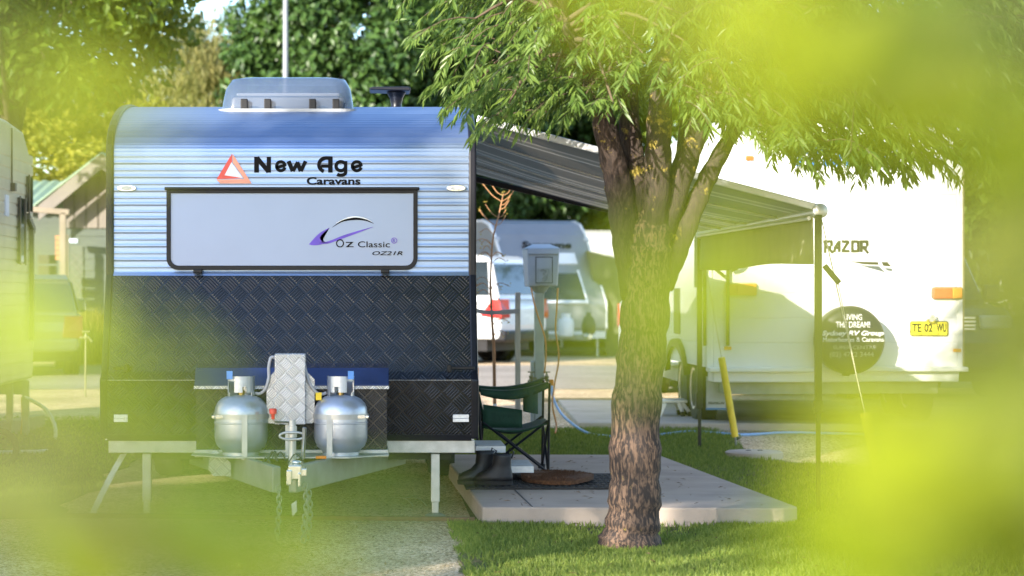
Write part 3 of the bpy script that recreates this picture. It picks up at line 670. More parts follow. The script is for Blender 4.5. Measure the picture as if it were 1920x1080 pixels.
# awning of the silver caravan
AXI, AXO, AY0, AY1 = 0.70, 2.90, 14.05, 19.0
def aw(x, yy, sag=0.05):
    t = (x-AXI)/(AXO-AXI); return 2.56+(1.985-2.56)*t-sag*math.sin(PI*t)*math.sin(PI*(yy-AY0)/(AY1-AY0))-0.012*abs(math.sin((yy-AY0)*3.4))*math.sin(PI*t)
def awn_mat():
    m = bpy.data.materials.new('striped_awning_cloth'); m.use_nodes = True; n = m.node_tree.nodes; l = m.node_tree.links; b = n['Principled BSDF']
    tc = n.new('ShaderNodeTexCoord'); sx = n.new('ShaderNodeSeparateXYZ'); l.new(tc.outputs['Object'], sx.inputs[0])
    fr = math_node(n, l, 'FRACT', math_node(n, l, 'MULTIPLY', sx.outputs[1], 1.15))
    r = n.new('ShaderNodeValToRGB'); r.color_ramp.interpolation = 'CONSTANT'; l.new(fr, r.inputs[0])
    e = r.color_ramp.elements; e[0].color = (0.19, 0.17, 0.135, 1); e[1].position = 0.62; e[1].color = (0.44, 0.37, 0.28, 1)
    x = e.new(0.72); x.color = (0.23, 0.205, 0.16, 1); x = e.new(0.9); x.color = (0.46, 0.41, 0.33, 1)
    l.new(r.outputs[0], b.inputs['Base Color']); b.inputs['Roughness'].default_value = 0.7
    t = n.new('ShaderNodeBsdfTranslucent'); l.new(r.outputs[0], t.inputs[0]); mx = n.new('ShaderNodeMixShader'); mx.inputs[0].default_value = 0.35
    l.new(b.outputs[0], mx.inputs[1]); l.new(t.outputs[0], mx.inputs[2]); l.new(mx.outputs[0], n['Material Output'].inputs[0]); return m
AWN = MB().strip([[(x, yy, aw(x, yy)) for x in np.linspace(AXI, AXO, 20)] for yy in np.linspace(AY0, AY1, 60)]).build('awning', awn_mat(), CAR, sm=True)
SILV = mat('anodised_aluminium', (0.62, 0.64, 0.68), 0.35, 0.7, 0.06, 8)
for yy, m_, r_ in ((AY0-0.03, SILV, 0.045), (AY1+0.03, BLACK, 0.05)):
    MB().bar((AXI-0.02, yy, aw(AXI, yy, 0)+(0.02 if m_ is SILV else -0.05)), (AXO, yy, 2.0), 0.03, r_).build('rafter', m_, AWN, bevel=0.004)
for k_ in range(1, 4):
    yy = AY0+(AY1-AY0)*k_/4; MB().tube([(x, yy, aw(x, yy)-0.012) for x in np.linspace(AXI, AXO, 12)], 0.010, 6).build('rafter', SILV, AWN, sm=True)
MB().lathe([(0.02, AY0-0.10), (0.048, AY0-0.09), (0.050, AY0-0.02), (0.040, AY0), (0.040, AY1), (0.05, AY1+0.02), (0.05, AY1+0.06)], (AXO+0.015, 0, 1.975), 'y', 18).build('roller', SILV, AWN, sm='auto')
VAL = mat('olive_valance_cloth', (0.24, 0.23, 0.16), 0.8, 0, 0.1, 4)
MB().strip([[(AXO-0.005+0.02*math.sin(yy*4)*(1-t), yy, 1.94-0.30*t+0.012*math.sin(yy*1.7)*t) for t in np.linspace(0, 1, 5)] for yy in np.linspace(AY0+0.03, AY1, 40)]).build('valance', VAL, AWN, sm=True, solid=0.003)
MB().tube([(AXO-0.03, AY1-0.02, 1.95), (AXO-0.04, AY0+0.02, 1.93)], 0.014, 8).build('front_rail', SILV, AWN)
for yy in (AY0-0.08, AY1+0.05):
    xx = AXO+0.0
    pm = MB().box(xx-0.022, xx+0.022, yy-0.02, yy+0.02, 0.72 if yy < 15 else 0.55, 1.95).box(xx-0.014, xx+0.014, yy-0.013, yy+0.013, gz(yy), 0.73)
    pm.box(xx-0.032, xx+0.026, yy-0.026, yy+0.026, 0.66 if yy < 15 else 0.42, 0.74 if yy < 15 else 0.56)
    pm.build('awning_post', BLACK, AWN, bevel=0.004)

# ------------------------------------------------------------------ gas bottles
def gas_bottle(cx, cy, z, label, flip):
    t = thing('gas_bottle', label, 'gas bottle', (cx, cy, z), 'gas bottles on the drawbar')
    R = 0.162
    pr = [(0.105, 0.028), (0.12, 0.045), (0.145, 0.07), (0.158, 0.10), (R, 0.13), (R, 0.205), (R+0.003, 0.208), (R+0.003, 0.214), (R, 0.217), (R, 0.27), (0.158, 0.302), (0.145, 0.33), (0.12, 0.355), (0.09, 0.370), (0.04, 0.378)]
    MB().lathe([(r, h+z) for r, h in pr], (cx, cy, 0), n=40).build('tank', STEELP, t, sm='auto')
    MB().lathe([(0.100, z), (0.112, z), (0.112, z+0.032), (0.100, z+0.04)], (cx, cy, 0), n=32, cap=False).build('foot_ring', STEELP, t, sm='auto')
    mb = MB(); n = 40; r = 0.082; bands = [0.372, 0.395, 0.43, 0.462, 0.492]
    for i in range(n):
        a0, a1 = 2*PI*i/n, 2*PI*(i+1)/n; mid = math.degrees((a0+a1)/2) % 360
        for b_, (h0, h1) in enumerate(zip(bands, bands[1:])):
            off = (mid-270)*(1 if not flip else -1)               # 270 degrees faces the camera
            if b_ in (1, 2) and -75 < off < -25: continue
            if b_ == 1 and 12 < off < 30: continue
            if b_ == 0 and (abs(off) < 50): continue
            if b_ == 3 and 20 < mid < 160: continue
            mb.add([(cx+r*math.cos(a0), cy+r*math.sin(a0), z+h0), (cx+r*math.cos(a1), cy+r*math.sin(a1), z+h0), (cx+r*math.cos(a1), cy+r*math.sin(a1), z+h1), (cx+r*math.cos(a0), cy+r*math.sin(a0), z+h1)], [(0,1,2,3)])
    mb.build('collar', STEELP, t, solid=0.004)
    MB().lathe([(0.02, z+0.37), (0.022, z+0.40), (0.014, z+0.41), (0.014, z+0.44), (0.028, z+0.442), (0.026, z+0.458)], (cx, cy, 0), n=12).build('valve', mat('brass', (0.5, 0.36, 0.14), 0.35, 0.9), t, sm='auto')
    tx = cx+(-0.065 if not flip else 0.062)
    MB().box(tx-0.018, tx+0.018, cy-0.085, cy-0.081, z+0.475, z+0.525).build('blue_seal', mat('blue_plastic', (0.10, 0.30, 0.75), 0.4), t, bevel=0.003)
    st_ = MB().lathe([(R+0.001, z+0.236), (R+0.006, z+0.236), (R+0.006, z+0.266), (R+0.001, z+0.266)], (cx, cy, 0), n=40, cap=False).build('strap', GALV, t, sm='auto')
    sx = cx+0.03 if not flip else cx-0.065
    yb = cy-math.sqrt(R*R-(sx-cx)**2)-0.010
    MB().box(sx-0.017, sx+0.017, yb, yb+0.005, z-0.004, z+0.266).build('strap_upright', GALV, st_)
    cxx = cx+(-0.115 if not flip else 0.115); yk = cy-math.sqrt(R*R-(cxx-cx)**2)-0.016
    k = MB().box(cxx-0.03, cxx+0.03, yk, yk+0.008, z+0.243, z+0.260); k.tube([(cxx-0.045, yk, z+0.252), (cxx+0.045, yk, z+0.250)], 0.004, 6); k.lathe([(0.008, yk-0.01), (0.011, yk-0.004), (0.011, yk+0.008)], (cxx+(-0.045 if not flip else 0.045), 0, z+0.252), 'y', 10)
    k.build('clasp', CHROME, st_)
    return t
gas_bottle(PX(452.5, 13.0), 12.99, 0.443, 'silver gas bottle with blue seal, left of the upright tread plate post', False)
gas_bottle(PX(639, 13.0), 12.99, 0.443, 'silver gas bottle beside the yellow hose tag, right of the tread plate post', True)

# ------------------------------------------------------------------ camp chair
GREEN = mat('dark_green_canvas', (0.008, 0.048, 0.026), 0.75, 0, 0.2, 12, bump=0.2, bscale=30)
CHR = thing('camp_chair', 'dark green folding camp chair with crossed black legs on the concrete slab', 'chair', (1.04, 15.9, 0.12))
bx, fx, ny, fy, gz0 = 0.80, 1.275, 15.62, 16.18, 0.12
seatz = 0.50
rows = []
for yy in np.linspace(ny, fy, 10):
    v = math.sin(PI*(yy-ny)/(fy-ny)); rows.append([(x, yy, seatz-0.075*math.sin(PI*min(1, (x-bx)/(fx-bx)))*(0.6+0.4*v)-0.03+0.03*(x-bx)/(fx-bx)) for x in np.linspace(bx, fx+0.01, 10)])
MB().strip(rows).build('seat', GREEN, CHR, sm=True, solid=0.012)
rows = []
for yy in np.linspace(ny, fy, 10):
    v = math.sin(PI*(yy-ny)/(fy-ny)); rows.append([(bx+0.02-0.09*t-0.05*v*t, yy, seatz-0.05+0.46*t-0.03*(1-v)*t) for t in np.linspace(0, 1, 8)])
MB().strip(rows).build('backrest', GREEN, CHR, sm=True, solid=0.01)
for yy, dzz in ((ny-0.015, 0), (fy+0.015, 0.0)):
    rows = []
    for t in np.linspace(0, 1, 12):
        x = bx-0.02+(fx+0.02-bx)*t; zt = 0.735+0.05*t*t-0.02*math.sin(PI*t); rows.append([(x, yy-0.03, zt-0.035-0.05*math.sin(PI*t)*0.5), (x, yy-0.025, zt), (x, yy+0.03, zt+0.006), (x, yy+0.04, zt-0.03)])
    MB().strip(rows).build('armrest', GREEN, CHR, sm=True, solid=0.008)
side_rows = [[(x, ny, seatz-0.04+(0.17-0.04*s_)*t) for t in np.linspace(0, 1, 4)] for s_, x in [(s_, bx+(fx-0.19-bx)*s_) for s_ in np.linspace(0, 1, 8)]]
MB().strip(side_rows).build('side_panel', GREEN, CHR, sm=True, solid=0.006)
MB().strip([[(fx-0.13+0.055*math.cos(a), ny-0.01+0.045*math.sin(a), zz+(0.02 if zz > 0.6 else -0.01*math.cos(a))) for zz in (0.57, 0.62, 0.72)] for a in [2*PI*i/12 for i in range(13)]]).add([(fx-0.13+0.055*math.cos(2*PI*i/12), ny-0.01+0.045*math.sin(2*PI*i/12), 0.57-0.01*math.cos(2*PI*i/12)) for i in range(12)], [tuple(range(12))]).build('cup_holder', GREEN, CHR, sm=True)
def leg(a, b, r=0.0095): return MB().tube([a, b], r, 8).build('leg', BLACKT, CHR, sm='auto')
for yy in (ny, fy):
    leg((fx-0.01, yy, gz0+0.02), (bx, yy, seatz)); leg((bx+0.0, yy+0.02, gz0+0.02), (fx, yy+0.02, seatz+0.01))
    leg((fx, yy, gz0+0.02), (fx+0.01, yy, 0.785)); leg((bx, yy, gz0+0.02), (bx-0.05, yy, 0.93))
leg((fx, ny, gz0+0.02), (fx, fy, seatz)); leg((fx, fy, gz0+0.02), (fx, ny, seatz))
leg((bx, ny, gz0+0.02), (bx, fy, seatz)); leg((bx, fy, gz0+0.02), (bx, ny, seatz))
for x in (fx, bx):
    for yy in (ny, fy): MB().box(x-0.032, x+0.02, yy-0.018, yy+0.018, gz0, gz0+0.035).build('foot', BLACK, CHR, bevel=0.006)

# ------------------------------------------------------------------ boots, mats
BOOT = mat('worn_black_leather', (0.018, 0.018, 0.022), 0.5, 0, 0.4, 14, bump=0.25, bscale=18)
def boot(px, Y, yaw, label, tall):
    c0 = Vector((PX(px, Y), Y, 0.138)); t = thing('boot', label, 'boot', c0, 'pair of work boots by the step')
    R = Matrix.Rotation(yaw, 3, 'Z'); secs = []
    # sections along the height: (z, toe reach, heel reach, half width)
    def sec(z, toe, heel, w): 
        L = (toe+heel)/2; cxm = (heel-toe)/2; out = []
        for k in range(20):
            a = 2*PI*k/20; ca, sa = math.cos(a), math.sin(a)
            x = cxm+L*abs(ca)**0.8*(1 if ca > 0 else -1); yy = w*(0.85 if ca > 0 else 1.0)*abs(sa)**0.8*(1 if sa > 0 else -1); out.append(c0+R @ Vector((x, yy, z)))
        return out
    S_ = [sec(0.026, 0.185, 0.075, 0.05), sec(0.055, 0.182, 0.076, 0.05), sec(0.08, 0.155, 0.074, 0.046), sec(0.105, 0.095, 0.07, 0.042), sec(0.14, 0.062, 0.066, 0.042), sec(0.19*tall, 0.055, 0.068, 0.045), sec(0.215*tall, 0.060, 0.074, 0.048)]
    MB().strip([s+[s[0]] for s in S_]).build('upper', BOOT, t, sm=True, solid=0.006)
    so_ = MB(); a_, b_ = sec(0.0, 0.186, 0.078, 0.052), sec(0.028, 0.190, 0.080, 0.054); so_.strip([a_+[a_[0]], b_+[b_[0]]]); so_.add(a_, [tuple(range(20))]); so_.build('sole', RUBBER, t)
    MB().tube([c0+R @ Vector((0.068, 0, 0.18)), c0+R @ Vector((0.085, 0, 0.225)), c0+R @ Vector((0.055, 0, 0.245)), c0+R @ Vector((0.045, 0, 0.20))], 0.006, 6).build('pull_tab', BOOT, t, sm=True)
boot(908, 14.62, 0.18, 'dusty black work boot nearer the caravan, half behind its mate', 1.05)
boot(940, 14.55, -0.10, 'scuffed black work boot in front, nearer the coir mat', 0.98)
RM = MB().box(PX(862,14.9)+0.02, 1.78, 14.38, 15.55, 0.121, 0.134)
for k in range(24):
    for j in range(7): RM.box(0.66+k*0.045, 0.685+k*0.045, 14.45+j*0.15, 14.53+j*0.15, 0.134, 0.139)
tag(RM.build('rubber_mat', RUBBER), 'black ribbed rubber mat lying on the slab below the caravan step', 'mat')
COIR = mat('brown_coir', (0.13, 0.06, 0.028), 0.95, 0, 0.4, 60, bump=1.0, bscale=120)
cm = MB(); cx_, cy_ = PX(1046, 14.85), 14.9
ring0 = [(cx_+0.25*math.cos(a), cy_+0.40*math.sin(a), 0.141+0.015*max(0, math.cos(a*2+1))) for a in [2*PI*i/36 for i in range(36)]]
ring1 = [(x, y_, z+0.026) for x, y_, z in ring0]; ring2 = [(cx_+(x-cx_)*0.94, cy_+(y_-cy_)*0.94, z+0.008) for x, y_, z in ring1]
cm.strip([ring0+[ring0[0]], ring1+[ring1[0]], ring2+[ring2[0]]]); cm.add(ring2, [tuple(range(36))])
DMAT = cm.build('door_mat', COIR, sm='auto'); tag(DMAT, 'oval brown coir doormat on top of the black rubber mat', 'mat')
n = 2600; a_ = RNG.uniform(0, 2*PI, n); r_ = np.sqrt(RNG.uniform(0, 1, n)); fc = np.stack([cx_+0.25*r_*np.cos(a_), cy_+0.40*r_*np.sin(a_), np.full(n, 0.178)], 1)
fd = np.stack([RNG.normal(0, .5, n), RNG.normal(0, .5, n), np.ones(n)], 1); fo = leaf_object('bristle', fc, fd, unit(n), 0.022, 0.006, COIR, DMAT); fo['kind'] = 'stuff'

# ------------------------------------------------------------------ power post, taps, hoses, stakes, sapling
GREYB = mat('grey_polymer', (0.36, 0.40, 0.44), 0.45, 0, 0.06, 8); GREYP = mat('grey_steel_post', (0.30, 0.34, 0.36), 0.5, 0.2, 0.12, 8)
Yq = 20.6; g0 = gz(Yq); qx = PX(1019, Yq)
PB = thing('power_pedestal', 'grey power outlet box on a steel post behind the camp chair', 'power post', (PX(1012, Yq), Yq, g0))
bw = 0.155; zt, zb = PZ(466, Yq), PZ(537, Yq)
mb = MB(); vs = [(qx-bw, Yq, zt), (qx+bw, Yq, zt), (qx+bw+0.01, Yq+0.3, zt), (qx-bw-0.03, Yq+0.3, zt), (qx-bw+0.015, Yq+0.03, zb), (qx+bw-0.015, Yq+0.03, zb), (qx+bw-0.01, Yq+0.27, zb), (qx-bw-0.01, Yq+0.27, zb)]
mb.add(vs, [(0,1,2,3), (4,7,6,5), (0,4,5,1), (1,5,6,2), (2,6,7,3), (3,7,4,0)])
BX = mb.build('outlet_box', GREYB, PB, bevel=0.012)
MB().add([(qx-bw-0.012, Yq-0.012, zt), (qx+bw+0.012, Yq-0.012, zt), (qx+bw+0.015, Yq+0.31, zt), (qx-bw-0.03, Yq+0.31, zt), (qx-0.09, Yq+0.09, zt+0.045), (qx+0.07, Yq+0.09, zt+0.045), (qx+0.07, Yq+0.22, zt+0.045), (qx-0.09, Yq+0.22, zt+0.045)], [(0,3,2,1),(4,5,6,7),(0,1,5,4),(1,2,6,5),(2,3,7,6),(3,0,4,7)]).build('cap', GREYB, BX, bevel=0.006)
MB().box(qx-bw+0.004, qx+bw-0.004, Yq-0.012, Yq+0.01, zt-0.055, zt-0.002).build('top_band', GREYB, BX, bevel=0.004)
def outline(x0, x1, z0, z1, Y, w, nm, m): 
    return MB().ring_y([(x0,z0),(x1,z0),(x1,z1),(x0,z1)], [(x0+w,z0+w),(x1-w,z0+w),(x1-w,z1-w),(x0+w,z1-w)], Y-0.004, Y).build(nm, m, BX)
outline(qx-0.075, qx+0.09, zb+0.03, zt-0.08, Yq+0.008, 0.006, 'door_seam', BLACK); outline(qx-0.055, qx+0.055, zb+0.015, zb+0.17, Yq+0.012, 0.005, 'emblem_frame', GREYP)
lm = MB()
for pts_ in ([(-0.03,0.15),(0.0,0.165),(0.03,0.15)], [(0.03,0.15),(0.0,0.125),(0.025,0.10)], [(0.025,0.10),(-0.005,0.085),(-0.01,0.06)], [(-0.01,0.06),(-0.035,0.03)], [(0.035,0.125),(0.035,0.08),(0.01,0.05)]):
    lm.tube([(qx+a, Yq+0.012, zb+b-0.005) for a, b in pts_], 0.005, 6)
lm.build('emblem', GREYP, BX)
MB().lathe([(0.10, zb), (0.05, zb-0.06), (0.045, zb-0.07)], (PX(1014, Yq), Yq+0.15, 0), n=16).build('neck', GREYP, PB, sm='auto')
MB().box(PX(1004, Yq), PX(1022, Yq), Yq+0.10, Yq+0.19, g0, zb-0.06).build('post', GREYP, PB, bevel=0.008)
MB().box(PX(1001, Yq)-0.02, PX(1003, Yq), Yq+0.08, Yq+0.19, g0, PZ(678, Yq)).build('pipe_duct', GREYP, PB, bevel=0.008)
BRASS = mat('aged_brass', (0.22, 0.20, 0.13), 0.45, 0.6)
for px in (997, 1026):
    x = PX(px, Yq); z = PZ(710, Yq); s_ = 1 if px > 1010 else -1
    t_ = MB().lathe([(0.014, z-0.03), (0.018, z), (0.024, z+0.02), (0.012, z+0.035), (0.007, z+0.06)], (x, Yq+0.06, 0), n=12)
    t_.tube([(x-0.035, Yq+0.06, z+0.062), (x+0.035, Yq+0.06, z+0.062)], 0.006, 6); t_.tube([(x-s_*0.05, Yq+0.1, z), (x, Yq+0.06, z), (x+s_*0.03, Yq+0.03, z-0.03)], 0.012, 8)
    t_.build('tap', BRASS, PB, sm='auto')
ORNG = mat('orange_cable', (0.55, 0.20, 0.06), 0.5); BLUEH = mat('blue_hose', (0.30, 0.50, 0.80), 0.4)
def gp(px, py, lift=0.012):                                  # a point of the ground under a photo pixel
    Y = 18.0
    for _ in range(20): Y = (H-gz(Y))*F/(py-CY)
    return Vector((PX(px, Y), Y, gz(Y)+lift))
tag(MB().tube(catmull([P(996, 540, Yq-0.02), P(1001, 565, Yq-0.03), P(1008, 590, Yq-0.03), P(1021, 630, Yq-0.03), P(1024, 660, Yq-0.03), P(1021, 700, Yq-0.03)], 6), 0.008, 6).build('extension_cord', ORNG, sm=True), 'orange power cord hanging down the post\'s front from the grey box\'s left corner', 'cord')
tag(MB().tube(catmull([P(1046, 540, Yq), P(1044, 580, Yq), P(1042, 620, Yq-0.02), P(1048, 670, Yq-0.05), P(1040, 720, Yq-0.1), P(1036, 760, Yq-0.2), P(1043, 795, Yq-0.2), P(1041, 813, Yq-0.4)], 6), 0.008, 6).build('extension_cord', ORNG, sm=True), 'orange power cord hanging from the grey box\'s right corner to the lawn', 'cord')
hs_ = thing('garden_hose', 'pale blue hose curving from the tap onto the lawn behind the tree', 'hose', P(1034, 712, Yq-0.03))
gx = gp(1130, 820, 0.015)
MB().tube(catmull([P(1034, 722, Yq-0.03), P(1037, 745, Yq-0.1), P(1052, 775, Yq-0.3), P(1080, 800, Yq-0.9), P(1105, 813, gx.y+0.2), gx, gp(1180, 824, 0.015), gp(1240, 818, 0.015), gp(1300, 812, 0.015), gp(1390, 818, 0.015), gp(1470, 814, 0.015), gp(1580, 816, 0.015), gp(1680, 818, 0.015)], 6), 0.013, 8).build('hose', BLUEH, hs_, sm=True)
MB().lathe([(0.013, PZ(723,Yq)), (0.022, PZ(722,Yq)), (0.022, PZ(712,Yq)), (0.016, PZ(711,Yq))], (PX(1033.5,Yq), Yq-0.03, 0), n=12).build('connector', mat('orange_connector', (0.8,0.25,0.05), 0.4), hs_)
STAKE = mat('grey_hardwood', (0.44, 0.39, 0.33), 0.8, 0, 0.2, 12, stretch=(5,5,0.5), bump=0.3)
for px, lab in ((971, 'weathered timber stake left of the grey power post'),):
    x = PX(px, 20.5); tag(MB().box(x-0.025, x+0.025, 20.48, 20.53, gz(20.5)-0.05, PZ(548, 20.5)).build('tree_stake', STAKE, bevel=0.006), lab, 'stake')
x = PX(866, 20.6); tag(MB().box(x-0.025, x+0.025, 20.58, 20.63, gz(20.5)-0.05, PZ(548, 20.6)).build('tree_stake', STAKE, bevel=0.006), 'weathered timber stake hidden behind the silver caravan\'s awning corner', 'stake')
tie = MB(); tie.strip([[(a.x, a.y, a.z-0.022), (a.x, a.y, a.z+0.022)] for a in catmull([P(866, 574, 20.57), P(900, 584, 20.55), P(930, 586, 20.5), P(975, 583, 20.47)], 5)])
tag(tie.build('tree_tie', mat('canvas_strap', (0.35,0.33,0.3), 0.8), solid=0.004), 'grey canvas tie band stretched level between the sapling stakes', 'tie')
SP = thing('sapling', 'thin bare sapling with orange twig tips beside the silver caravan', 'sapling', (PX(928, 20.9), 20.9, gz(20.9)))
TW = mat('orange_twig', (0.34, 0.17, 0.07), 0.7, 0, 0.25, 8)
stem = catmull([Vector((PX(928,20.9), 20.9, gz(20.9))), P(926, 660, 20.9), P(922, 590, 20.9), P(920, 520, 20.9), P(924, 450, 20.9), P(936, 400, 20.9), P(944, 362, 20.9)], 6)
MB().tube(stem, [0.018-0.014*i/len(stem) for i in range(len(stem))], 6).build('stem', TW, SP, sm=True)
mb = MB(); tips = []
for i in range(34):
    k = random.randint(8, len(stem)-2); a = stem[k]; s_ = random.choice((-1, 1)); top = k > len(stem)*0.72; L = random.uniform(0.10, 0.24)
    b = a+Vector((s_*L*(0.75 if top else 0.8), random.uniform(-0.1, 0.1), L*(0.75 if top else 0.15))); m_ = (a+b)/2+Vector((0, 0, -0.025 if top else 0.05))
    mb.tube(catmull([a, m_, b], 4), 0.0035 if not top else 0.004, 5); tips.append(b)
mb.build('twigs', TW, SP)
tips += [Vector(stem[-1])]*4; tips = [t+Vector((random.uniform(-.02,.02), 0, random.uniform(-.02,.03))) for t in tips for _ in range(3)]
n = len(tips); leaf_object('leaves', np.array(tips), unit(n), unit(n), 0.03, 0.012, leaf_mat('bud_leaf', (0.25,0.22,0.03), (0.4,0.3,0.05)), SP)
MB().lathe([(0.017, 0.15), (0.02, 0.16), (0.02, 0.36), (0.017, 0.37)], (PX(928,20.9), 20.9, 0), n=10).build('trunk_guard', WHITE2, SP)

# manhole lid, ropes, step stool
mx_ = gp(1414, 858); 
LID = MB().lathe([(0.245, mx_.z-0.03), (0.245, mx_.z+0.035), (0.23, mx_.z+0.045), (0.02, mx_.z+0.05)], (mx_.x, mx_.y, 0), n=40).build('drain_cover', CONC2, sm='auto'); tag(LID, 'round grey concrete drain lid in the grass near the yellow rope sleeve', 'drain cover')
for s_ in (-1, 1): MB().box(mx_.x+s_*0.05-0.02, mx_.x+s_*0.05+0.02, mx_.y-0.02, mx_.y+0.02, mx_.z+0.047, mx_.z+0.053).build('lifting_slot', BLACK, LID)
YEL = mat('yellow_foam_sleeve', (0.78, 0.58, 0.06), 0.55, 0, 0.1, 10); ROPE = mat('pale_rope', (0.55, 0.50, 0.38), 0.8)
def guy(name_label, top, base, sleeve_from, tens=None):
    t = thing('guy_rope', name_label, 'guy rope', base)
    top, base = Vector(top), Vector(base); a = base+(top-base)*0.04; b = base+(top-base)*sleeve_from
    MB().tube([base+(top-base)*0.02, top], 0.004, 5).build('rope', ROPE, t); MB().tube([a, b], 0.032, 12).build('sleeve', YEL, t, sm='auto')
    MB().tube([base+Vector((0, 0, -0.05)), a+Vector((0,0,0.01))], 0.009, 6).build('peg', GALVD, t)
    if tens is not None:
        c_ = base+(top-base)*tens; MB().bar(c_+Vector((-0.065, 0, 0.07)), c_+Vector((0.03, -0.01, -0.045)), 0.03, 0.035).build('tensioner', BLACK, t, bevel=0.004)
        MB().tube([c_+Vector((0.02, 0, -0.02)), c_+(base-c_)*0.45+Vector((0.0, 0, 0))], 0.003, 5).build('rope_tail', ROPE, t)
b1 = gp(1381, 838, 0.02)
guy('guy rope in a bright yellow foam sleeve by the round drain lid', (AXO, AY1, 1.96), b1, 0.42)
b2 = Vector((PX(1665, 13.6), 13.6, 0.02))
guy('guy rope from the front awning corner with black tensioner and yellow sleeve', (AXO+0.02, AY0-0.08, 1.93), b2, 0.34, 0.80)
ST = thing('step_stool', 'small folding step stool standing on pale concrete beside the white caravan', 'step stool', (3.05, 22.2, 0.185))
sz = PZ(748, 22.2)
MB().box(PX(1236,22.2), PX(1284,22.2), 22.0, 22.35, sz-0.03, sz).build('tread', SILV, ST, bevel=0.006)
for (xa, xb) in ((1268, 1276), (1275, 1289)):
    for yy in (22.03, 22.32): 
        lg = MB().bar((PX(xa,22.2), yy, sz-0.03), (PX(xb,22.2), yy, 0.215), 0.025, 0.035).build('leg', SILV, ST); MB().bar((PX(xb,22.2)-0.004, yy, 0.235), (PX(xb,22.2)+0.002, yy, 0.185), 0.032, 0.042).build('foot', BLACK, lg)
for yy in (22.03, 22.32): MB().bar((PX(1243,22.2), yy, sz-0.03), (PX(1232,22.2), yy, 0.185), 0.025, 0.035).build('leg', SILV, ST)

# ------------------------------------------------------------------ white caravan on the right
RZ = thing('caravan', 'white caravan with round spare wheel cover and yellow number plate, rear to camera', 'caravan', (4.5, 23, gz(22)))
RX0, RX1, RY0, RY1, RB, RT = 3.18, 5.615, 20.4, 25.4, 0.735, 3.07
pr = round_rect(RX0, RX1, RB, RT, 0.07, 4)
MB().prism_y(pr, RY0+0.01, RY1).build('body', WHITE2, RZ, bevel=0.02)
mb = MB(); zs = list(np.arange(RB+0.12, RT-0.1, 0.235))
for z in zs: mb.box(RX0+0.06, RX1-0.06, RY0+0.004, RY0+0.012, z-0.113, z+0.113)
mb.build('rear_cladding', WHITE2, RZ, bevel=0.004)
for x in (RX0+0.02, RX1-0.02): MB().box(x-0.03, x+0.03, RY0-0.006, RY0+0.03, RB, RT-0.08).build('corner_trim', WHITE2, RZ, bevel=0.01)
mb = MB()
for z in zs: mb.box(RX0-0.006, RX0+0.002, RY0+0.1, RY1-0.1, z-0.113, z+0.113)
mb.build('side_cladding', WHITE2, RZ, bevel=0.003)
TRIM = mat('brown_edge_seal', (0.22, 0.17, 0.10), 0.6)
MB().box(RX1-0.004, RX1+0.012, RY0-0.01, RY0+0.02, RB, RT-0.1).build('edge_seal', TRIM, RZ)
OL = mat('olive_vinyl', (0.022, 0.024, 0.010), 0.6, spec=0.2); GYV = mat('grey_vinyl', (0.06, 0.08, 0.09), 0.6, spec=0.2)
Yr = RY0+0.0025
# RAZOR in angular strokes
def rz(pts_list, m, name, w=5.0):
    mb = MB()
    for i, pts_ in enumerate(pts_list): stroke(mb, pts_, w, Yr-0.0004*i)
    return mb.build(name, m, RZ)
rz([[(1547,475),(1547,455)], [(1543,453),(1560,453)], [(1559,451),(1559,462)], [(1549,463.5),(1559,463.5),], [(1551,463),(1562,475)],
    [(1564,473),(1566,463),(1574,452)], [(1573.5,451),(1573.5,473)], [(1566,465),(1574,465)],
    [(1578,453),(1592,453)], [(1591,453),(1580,470)], [(1578,471),(1593,471)],
    [(1598,473),(1598,451)], [(1596,453),(1609,453)], [(1609,451),(1609,473)], [(1596,471),(1609,471)],
    [(1615,473),(1615,455)], [(1612,453),(1627,453)], [(1626,451),(1626,462)], [(1617,463.5),(1626,463.5)], [(1618,463),(1628,475)]], OL, 'lettering', 5.4)
for pts_, m_ in (([(1590,490),(1646,491),(1648,497),(1620,496)], OL), ([(1610,497),(1648,499),(1662,512)], GYV), ([(1652,491),(1664,491),(1672,500),(1656,499)], OL), ([(1657,502),(1672,503),(1674,509),(1664,508)], GYV)):
    MB().prism_y(hp(pts_, Yr), Yr-0.002, Yr).build('stripe_decal', m_, RZ)
tb('Franklin', 1492, 1682, 258, 312, Yr, mat('blue_vinyl', (0.02, 0.22, 0.72), 0.4), RZ, shear=0.3, bold=0.02)
AMB = mat('amber_lens', (0.90, 0.32, 0.03), 0.3, 0, 0.15, 60); REDC = mat('red_lens', (0.42, 0.012, 0.012), 0.25, 0, 0.15, 40); REDL = mat('red_orange_lens', (0.80, 0.11, 0.03), 0.3, 0, 0.15, 60)
for a, b, t0, t1 in ((1360, 1417, 533, 554), (1749, 1803, 540, 559)):
    x0, x1, z0, z1 = PX(a,RY0), PX(b,RY0), PZ(t1,RY0), PZ(t0,RY0)
    tl = MB().prism_y(round_rect(x0-0.012, x1+0.012, z0-0.012, z1+0.012, 0.03, 4), RY0-0.02, RY0+0.006).build('tail_light', TRIM if a > 1500 else mat('cream_plastic', (0.6,0.55,0.35), 0.4), RZ)
    xm = x0+(x1-x0)*(0.35 if a < 1500 else 0.65)
    MB().box(x0, xm, RY0-0.045, RY0-0.019, z0, z1).build('lens', AMB if a < 1500 else REDL, tl, bevel=0.008); MB().box(xm+0.002, x1, RY0-0.045, RY0-0.019, z0, z1).build('lens', AMB, tl, bevel=0.008)
for px, py in ((1790, 688-47), ): MB().box(PX(1788,RY0), PX(1802,RY0), RY0-0.015, RY0+0.005, PZ(660,RY0), PZ(654,RY0)).build('reflector', AMB, RZ)
